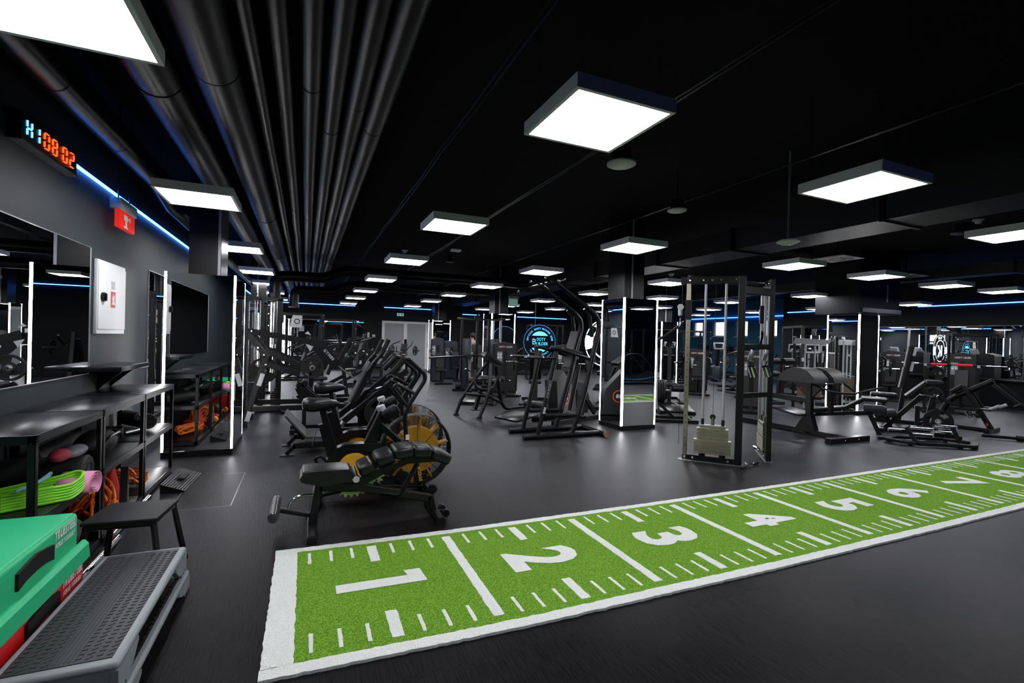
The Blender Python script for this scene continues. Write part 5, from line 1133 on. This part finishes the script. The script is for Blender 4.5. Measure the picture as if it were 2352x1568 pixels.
# plate-loaded presses
def press(x, y, rot, label, s=1., plates=2):
    t = thing('plate_loaded_press', label, 'press machine', (x, y, 0), rot, 'plate-loaded presses in the background')
    part('base', B().beam((-.6,-.35,.035),(.7,-.35,.035),.07,.07).beam((-.6,.35,.035),(.7,.35,.035),.07,.07).beam((-.6,-.35,.035),(-.6,.35,.035),.07,.07).beam((.7,-.35,.035),(.7,.35,.035),.07,.07), BLK, t)
    part('main_post', B().beam((.55,0,.05),(.35,0,1.45*s),.08,.10).beam((-.5,0,.05),(.45,0,.55),.07,.08), BLK, t)
    part('seat', B().rbox((-.12,0,.50),(.40,.32,.08),.03,rot=ry(-.08)), VIN, t); part('back_pad', B().beam((.08,0,.60),(.30,0,1.25*s),.28,.08,up=(-1,0,.3),c=.03), VIN, t)
    for sy in (-1, 1):
        part('lever_arm', B().tube([(.45,sy*.30,1.35*s),(.1,sy*.42,1.25*s),(-.30,sy*.42,1.05)], .026, 10, bend=.1), BLK2, t); part('grip', B().cyl((-.28,sy*.42,1.05),(-.36,sy*.25,1.03),.026,10), RUB, t)
        part('horn', B().cyl((.2,sy*.42,1.0),(.2,sy*.72,1.0),.024,12), CHR, t)
        if plates: part('loaded_plate', plate_b(B(), (.2,sy*.52,1.0), (0,1,0), .2), RUB, t)
    return t
press(xat(812,15.2), 15.2, .2, 'black seated press machine left of the grey double door', 1.1)
press(xat(880,16.9), 17.2, 1.4, 'dark press machine with plates in front of the double door', .8)
press(xat(955,16.6), 19.3, .9, 'black machine with a broad pad beside the double door')
press(6.7, 9.5, -2.3, 'black press machine with plates behind the middle mirrored column', 1.1)
press(5.2, 10.5, -2.0, 'black plate-loaded machine in front of the round blue sign')
press(9.6, 11.4, -2.4, 'black press with seat and pads seen between the pulley machine rods', 1.1)
press(12.9, 11.2, -1.9, 'black plate-loaded press right of the third mirrored column')
press(14.7, 8.4, -2.6, 'black press with a side plate behind the red-padded barbell')
press(14.9, 4.3, -2.2, 'black plate-loaded machine near the right edge, behind the row machine')
# hip thrust bench with rollers and booty machine with round logo
def hip(x, y, rot, label):
    t = thing('hip_thrust_bench', label, 'hip thrust machine', (x, y, 0), rot, 'hip thrust machines')
    part('foot_platform', B().rbox((-.75,0,.10),(.5,.75,.05),.015,rot=ry(-.2)), BLK2, t); part('frame', B().beam((-1,-.35,.04),(.6,-.35,.04),.07,.07).beam((-1,.35,.04),(.6,.35,.04),.07,.07).beam((.5,-.35,.04),(.5,.35,.04),.08,.07), BLK, t)
    part('back_pad', B().rbox((.4,0,.52),(.25,.75,.14),.05), VIN, t); part('post', B().beam((.4,0,.45),(.45,0,.06),.12,.12), BLK, t)
    for sy in (-1, 1): part('hip_roller', B().cyl((-.2,sy*.08,.50),(-.2,sy*.40,.50),.08,20), VIN, t); part('roller_arm', B().beam((-.2,sy*.05,.50),(.45,sy*.05,.35),.06,.07), BLK2, t)
    return t
hip(4.2, 11.2, 1.0, 'black hip thrust bench with two fat rollers, left of the pull-up tower'); hip(7.9, 8.9, 1.1, 'black hip thrust bench with two fat rollers behind the pulley machine'); hip(9.4, 13.3, .8, 'black hip thrust bench left of the red-lettered machine')
t = thing('glute_machine', 'black angular glute machine with a round red-ringed logo behind the dip tower', 'glute machine', (4.75, 8.05, 0), .35)
part('housing', B().prism([(-.55,.12),(-.62,.80),(-.45,1.0),(-.1,.62),(.0,.12)], (0,-.05,0), t=.3), SHROUD, t); part('rear_housing', B().prism([(.1,.12),(.12,.60),(.35,.72),(.5,.42),(.45,.12)], (0,.1,0), t=.4), SHROUD, t)
part('logo_ring', ringpoly(B(), (-.36,-.205,.48), (1,0,0), (0,0,1), .105, .12), RED_PRINT, t, False); lt = B(); text(lt, 'BB', (-.36,-.206,.45), (1,0,0), (0,0,1), .07, .02, width=.11); part('logo_letters', lt, TXTW, t, False)
part('base', B().beam((-.7,-.2,.04),(.8,-.2,.04),.08,.08).beam((-.7,.3,.04),(.8,.3,.04),.08,.08), BLK, t); part('roller', B().cyl((-.9,-.2,.36),(-.9,.3,.36),.075,18), VIN, t); part('roller_link', B().beam((-.9,.05,.36),(-.4,.05,.3),.05,.06), BLK2, t)
part('link_arm', B().beam((.2,-.2,.5),(.55,-.2,.12),.05,.09), BLK2, t); part('foot_plate', B().rbox((-1.15,.3,.14),(.55,.6,.04),.01,rot=ry(-.12)), BLK2, t)
# multi-pulley with console beside the third column
t = thing('cable_station', 'pale-hooded cable station with a brown weight stack in front of the third mirrored column', 'cable machine', (11.05, 7.45, 0), -.95)
for x in (-.42,.42): part('upright', B().beam((x,0,0),(x,0,1.78),.06,.07), BLK, t)
for x in (-.2,.0,.55): part('guide_rod', B().cyl((x,-.05,.1),(x,-.05,1.7),.016,12), SILV, t)
part('hood', B().prism([(-.40,0),(.30,0),(.38,.10),(-.36,.14)], (-.05,-.05,1.62), t=.22), SHRW, t); stack(t, -.1, -.05, .38, 18, .42, .14, .024, BRN, 9)
part('base', B().beam((-.6,0,.04),(.6,0,.04),.1,.08).beam((-.42,-.4,.04),(-.42,.4,.04),.07,.07), BLK, t); part('shelf_bar', B().beam((-.5,-.1,.86),(.6,-.1,.84),.05,.03), STL, t); part('stack_cradle', B().box(-.35,-.15,.32,.15,.05,.375), BLK, t)
for k in range(3): part('hook_handle', B().tube([(.2+k*.07,-.1,1.7),(.24+k*.07,-.12,1.8),(.3+k*.07,-.1,1.74)], .01, 8), CHR, t)
# cardio
def cross(x, y, rot, label, tread=False):
    t = thing('treadmill' if tread else 'cross_trainer', label, 'treadmill' if tread else 'cross trainer', (x, y, 0), rot, 'cardio machines near the windows')
    if tread:
        part('deck', B().rbox((0,0,.11),(.8,1.7,.22),.03), BLK2, t); part('belt', B().box(-.25,-.8,.222,.25,.8,.226), RUB, t)
        for sx in (-1, 1): part('upright', B().beam((sx*.38,.6,.2),(sx*.38,.75,1.3),.07,.1), SHR2, t); part('handrail', B().tube([(sx*.38,.75,1.1),(sx*.38,.3,1.0)], .025, 10), BLK, t)
        part('console', B().rbox((0,.72,1.35),(.8,.08,.34),.03,rot=Matrix.Rotation(-.4,3,'X')), SHR2, t); part('screen', B().rbox((0,.675,1.36),(.42,.02,.22),.005,rot=Matrix.Rotation(-.4,3,'X')), SCRN, t)
    else:
        part('body', B().rbox((0,.5,.42),(.36,.55,.65),.12,seg=3), SHR2, t); part('mast', B().beam((0,.35,.6),(0,.2,1.42),.1,.1), BLK2, t); part('console', B().rbox((0,.16,1.5),(.38,.08,.28),.03,rot=Matrix.Rotation(-.3,3,'X')), LGRY, t); part('screen', B().rbox((0,.115,1.51),(.28,.015,.18),.005,rot=Matrix.Rotation(-.3,3,'X')), SCRN, t)
        for sx in (-1, 1): part('arm', B().tube([(sx*.3,.3,.35),(sx*.28,.2,1.0),(sx*.32,.05,1.55)], .022, 10, bend=.2), BLK2, t); part('pedal_rail', B().beam((sx*.2,.5,.3),(sx*.2,-.7,.2),.06,.05), BLK, t)
        part('rear_foot', B().beam((-.3,-.75,.04),(.3,-.75,.04),.08,.08), BLK, t)
    return t
for i, (px, Y, tr, lb) in enumerate(((1825,10.6,0,'cross trainer behind the glute-ham pads with a pale console'),(1902,9.7,0,'cross trainer with a pale console right of the glute-ham pads'),(1868,8.9,0,'cross trainer between the two consoles, farther back'),
    (1625,18.8,1,'treadmill under the leftmost window'),(1678,16.9,1,'treadmill under the second window'),(1722,14.6,1,'treadmill under the third window'),(1655,13.5,0,'cross trainer in front of the second window'))):
    cross(xat(px,Y), Y, -1.1+.1*i, lb, tr)
# curved treadmill behind the camera (seen in the second column's mirror)
t = thing('curved_treadmill', 'curved manual treadmill with a blue stripe, seen in the middle column mirror', 'treadmill', (11.2, -1.0, 0), .1)
part('body', B().prism([(-1.0,.12),(-1.0,.42),(-.8,.36),(-.3,.24),(.3,.24),(.8,.36),(1.0,.46),(1.0,.12)], t=.75), BLK2, t); part('blue_stripe', B().tube([(-.9,.385,.30),(-.3,.385,.19),(.3,.385,.19),(.9,.385,.30)], .014, 8, bend=.3), BLUEP, t)
for sy in (-1, 1): part('handrail', B().tube([(-.9,sy*.38,.4),(-.4,sy*.38,1.1),(.2,sy*.38,1.15),(.9,sy*.38,.45)], .03, 12, bend=.2), BLK2, t)
for i, (x, y) in enumerate(((9.3,-3.2),(11.8,-3.4),(13.8,-3.0))): rack(x, y, .1*i, ['left','middle','right'][i]+' one of the racks behind the camera, seen only in the mirrors')
for i, (x, y) in enumerate(((5.2,-3.6),(13.5,-.8),(2.4,-3.8))): press(x, y, 1.57, ['middle','right','left'][i]+' one of the presses behind the camera, seen only in the mirrors')

# ================================================================== SIGNS, PERSON, SMALL WALL THINGS
SGN = mat('sign_black_acrylic', (.004,.006,.01), .15)
Yq = 12.2
t = thing('round_neon_sign', 'round cyan-lit BOOTY BUILDER sign hanging left of the pull-up tower arms', 'sign', (6.16, Yq, 1.50), -.1)
X_, Z_, O_ = V(1,0,0), V(0,0,1), V(0,-.016,0)
part('disc', B().lathe([(0,-.012),(.47,-.012),(.48,0),(.47,.012),(0,.012)], (0,0,0), (0,1,0), 48), SGN, t)
b = B(); text(b, 'OOTY', (.035,-.016,.03), X_, Z_, .09, .01, gap=.07, width=.27); text(b, 'UILDER', (.075,-.016,-.095), X_, Z_, .09, .01, gap=.07, width=.35); text(b, 'B', (-.17,-.016,-.075), X_, Z_, .17, .005)
part('main_lettering', b, CYAN, t, False)
b = B()
for sg in (1, -1):
    P = [(.30*math.cos(math.radians(a)), sg*.30*math.sin(math.radians(a))) for a in range(36, 145, 6)]
    part('cap', B().add([(x,-.016,z) for x, z in P], [tuple(range(len(P)))]), mat('pale_cyan_light', (.2,.7,.8), .5, emit=(.18,.80,.95), es=1.0), t, False)
b = B(); arctext(b, 'OFFICIAL BOOTY BUILDER ZONE', O_, X_, Z_, .36, .05, 172, 8, .02); arctext(b, 'TRAINING CENTER', O_, X_, Z_, .35, .045, 220, 320, .015, flip=True)
part('rim_lettering', b, CYAN, t, False); part('rim_tube', B().tube([(.485*math.cos(a*math.pi/24), 0, .485*math.sin(a*math.pi/24)) for a in range(48)], .006, 6, close=True), mat('blue_rim_light', (.1,.3,.8), .5, emit=(.05,.3,.9), es=.6), t)
part('hanging_wires', B().cyl((-.15,0,.45),(-.15,0,ZC-1.5),.003,5), STL, t)
t = thing('round_neon_sign', 'large round white-lit sign with PLUS around the rim, behind the pull-up tower', 'sign', (8.45, Yq, 1.52), -.1)
part('disc', B().lathe([(0,-.012),(.75,-.012),(.76,0),(.75,.012),(0,.012)], (0,0,0), (0,1,0), 56), SGN, t)
b = B(); ringpoly(b, O_, X_, Z_, .71, .74, 20, 160); ringpoly(b, O_, X_, Z_, .71, .74, 200, 340); ringpoly(b, O_, X_, Z_, .47, .51); ringpoly(b, O_, X_, Z_, .51, .74, -18, 18, 8); ringpoly(b, O_, X_, Z_, .51, .74, 162, 198, 8); part('rings', b, SIGW, t, False)
b = B(); arctext(b, 'Y  PLUS', O_, X_, Z_, .56, .11, 128, 72, .05); arctext(b, '. 2 0', O_, X_, Z_, .56, .10, 255, 285, .04, flip=True); part('rim_lettering', b, SIGW, t, False)
b = B(); b.add([(x,-.016,z) for x, z in ((-.22,.26),(-.06,.26),(-.04,-.28),(-.20,-.28))], [(0,1,2,3)]); b.add([(x,-.016,z) for x, z in ((.12,.26),(.30,.26),(.08,-.0),(.28,-.28),(.10,-.28),(-.02,-.02))], [(0,1,2,5),(5,2,3,4)]); part('emblem', b, SIGW, t, False)
part('hanging_wires', B().cyl((-.3,0,.68),(-.3,0,ZC-1.52),.003,5).cyl((.3,0,.68),(.3,0,ZC-1.52),.003,5), STL, t)
# person far back, seen from behind
px_ = xat(1085, 17.2)
def skin(name, verts, edges, rad, m, parent, sub=2):
    me = bpy.data.meshes.new(name); me.from_pydata(verts, edges, []); o = bpy.data.objects.new(name, me); COL.objects.link(o)
    md = o.modifiers.new('skin', 'SKIN'); o.modifiers.new('sub', 'SUBSURF').levels = sub; o.modifiers['sub'].render_levels = sub
    for v, r in zip(me.skin_vertices[0].data, rad): v.radius = (r, r) if not isinstance(r, tuple) else r
    me.skin_vertices[0].data[0].use_root = True; me.materials.append(m); o.parent = parent; return o
t = thing('person', 'person in a blue-grey shirt standing far back among the machines, seen from behind', 'person', (px_, 17.2, 0), .1)
vs = [(0,0,.95),(0,0,1.2),(0,0,1.42),(0,0,1.52),(0,-.01,1.60),(0,-.01,1.70),(-.09,0,.88),(-.10,.02,.48),(-.10,0,.08),(-.10,.12,.04),(.09,0,.88),(.11,-.02,.48),(.11,-.02,.08),(.11,.10,.04),
      (-.17,0,1.41),(-.24,.0,1.14),(-.22,.10,.93),(-.22,.14,.85),(.17,0,1.41),(.25,.0,1.14),(.23,.1,.93),(.22,.14,.85)]
es = [(0,1),(1,2),(2,3),(3,4),(4,5),(0,6),(6,7),(7,8),(8,9),(0,10),(10,11),(11,12),(12,13),(2,14),(14,15),(15,16),(16,17),(2,18),(18,19),(19,20),(20,21)]
rd = [(.15,.11),(.13,.095),(.12,.09),.052,.085,.075,.085,.055,.04,.035,.085,.055,.04,.035,.055,.042,.033,.03,.055,.042,.033,.03]
skin('body', vs, es, rd, SKIN, t)
skin('shirt', [(0,0,.97),(0,0,1.2),(0,0,1.42),(-.17,0,1.41),(-.235,.0,1.18),(.17,0,1.41),(.245,.0,1.18)], [(0,1),(1,2),(2,3),(3,4),(2,5),(5,6)], [(.175,.13),(.155,.115),(.135,.105),.07,.058,.07,.058], SHIRT, t)
skin('trousers', [(0,0,.95),(-.09,0,.86),(-.10,.02,.48),(-.10,0,.12),(.09,0,.86),(.11,-.02,.48),(.11,-.02,.12)], [(0,1),(1,2),(2,3),(0,4),(4,5),(5,6)], [(.165,.125),.10,.072,.055,.10,.072,.055], BLK2, t)
part('hair', B().ball((0,-.03,1.67),.10,10,(.95,1.0,1.05)), HAIRM, t); part('shoes', B().ball((-.10,.06,.04),.06,8,(.8,1.9,.65)).ball((.11,.04,.04),.06,8,(.8,1.9,.65)), RUB, t)
for i, (y, z) in enumerate(((9.3,.62),(9.0,.62),(5.4,.62),(5.1,.62))):
    t = thing('power_socket', ['first','second','third','fourth'][i]+' white socket from the left, low on the right-hand wall', 'socket', (XR-.012, y, z), 0, 'white sockets on the right-hand wall')
    part('plate', B().rbox((0,0,0),(.02,.17,.17),.006), WHT, t); part('insert', B().cyl((-.011,0,0),(-.016,0,0),.05), LGRY, t)
t = thing('rubber_ledge', 'black dado ledge running under the mirror row on the right-hand wall', 'ledge', (XR-.06, 5.8, .74))
part('board', B().box(-.05,-.4,0,.06,7.2,.04), BLK, t, False); part('lip', B().box(-.055,-.4,.04,-.04,7.2,.055), STL, t, False)

# ------------------------------------------------------------------ further equipment filling the back of the room
press(8.9, 10.0, -2.2, 'black press with padded seat left of the glute-ham rollers, mid-distance')
press(xat(1565,14.8), 14.8, -2.0, 'black machine left of the pulley post, in front of the windows')
press(11.7, 9.5, -2.0, 'black machine just left of the third mirrored column')
press(xat(745,12.2), 12.2, .1, 'black seated press behind the lever machine plates')
press(xat(690,17.5), 17.8, .3, 'black machine in the far left part of the room')
press(xat(1120,17.8), 18.0, -.4, 'black machine in front of the back wall, right of the person')
press(xat(1210,19), 19.2, -.6, 'black machine at the back wall behind the round blue sign')
press(10.3, 18.5, -.6, 'black machine at the back wall far behind the white sign')
rack(xat(1240,16.8), 16.4, -.3, 'black rack behind the round blue sign'); rack(14.6, 18.3, -.5, 'black rack far behind the middle mirrored column')
t = thing('plate_tree', 'black plate storage tree loaded with plates behind the red-padded barbell', 'plate rack', (14.9, 6.9, 0), -1.1)
part('post', B().beam((0,0,0),(0,0,1.2),.08,.08), BLK, t); part('base', B().beam((-.4,0,.03),(.4,0,.03),.08,.06).beam((0,-.4,.03),(0,.4,.03),.08,.06), BLK, t)
for z in (.4,.95):
    for sx in (-1, 1): part('peg', B().cyl((0,sx*.04,z),(0,sx*.3,z),.024,12), CHR, t); part('loaded_plate', plate_b(B(), (0,sx*.14,z), (0,1,0), .2), RUB, t); part('loaded_plate', plate_b(B(), (0,sx*.19,z), (0,1,0), .2), RUB, t)
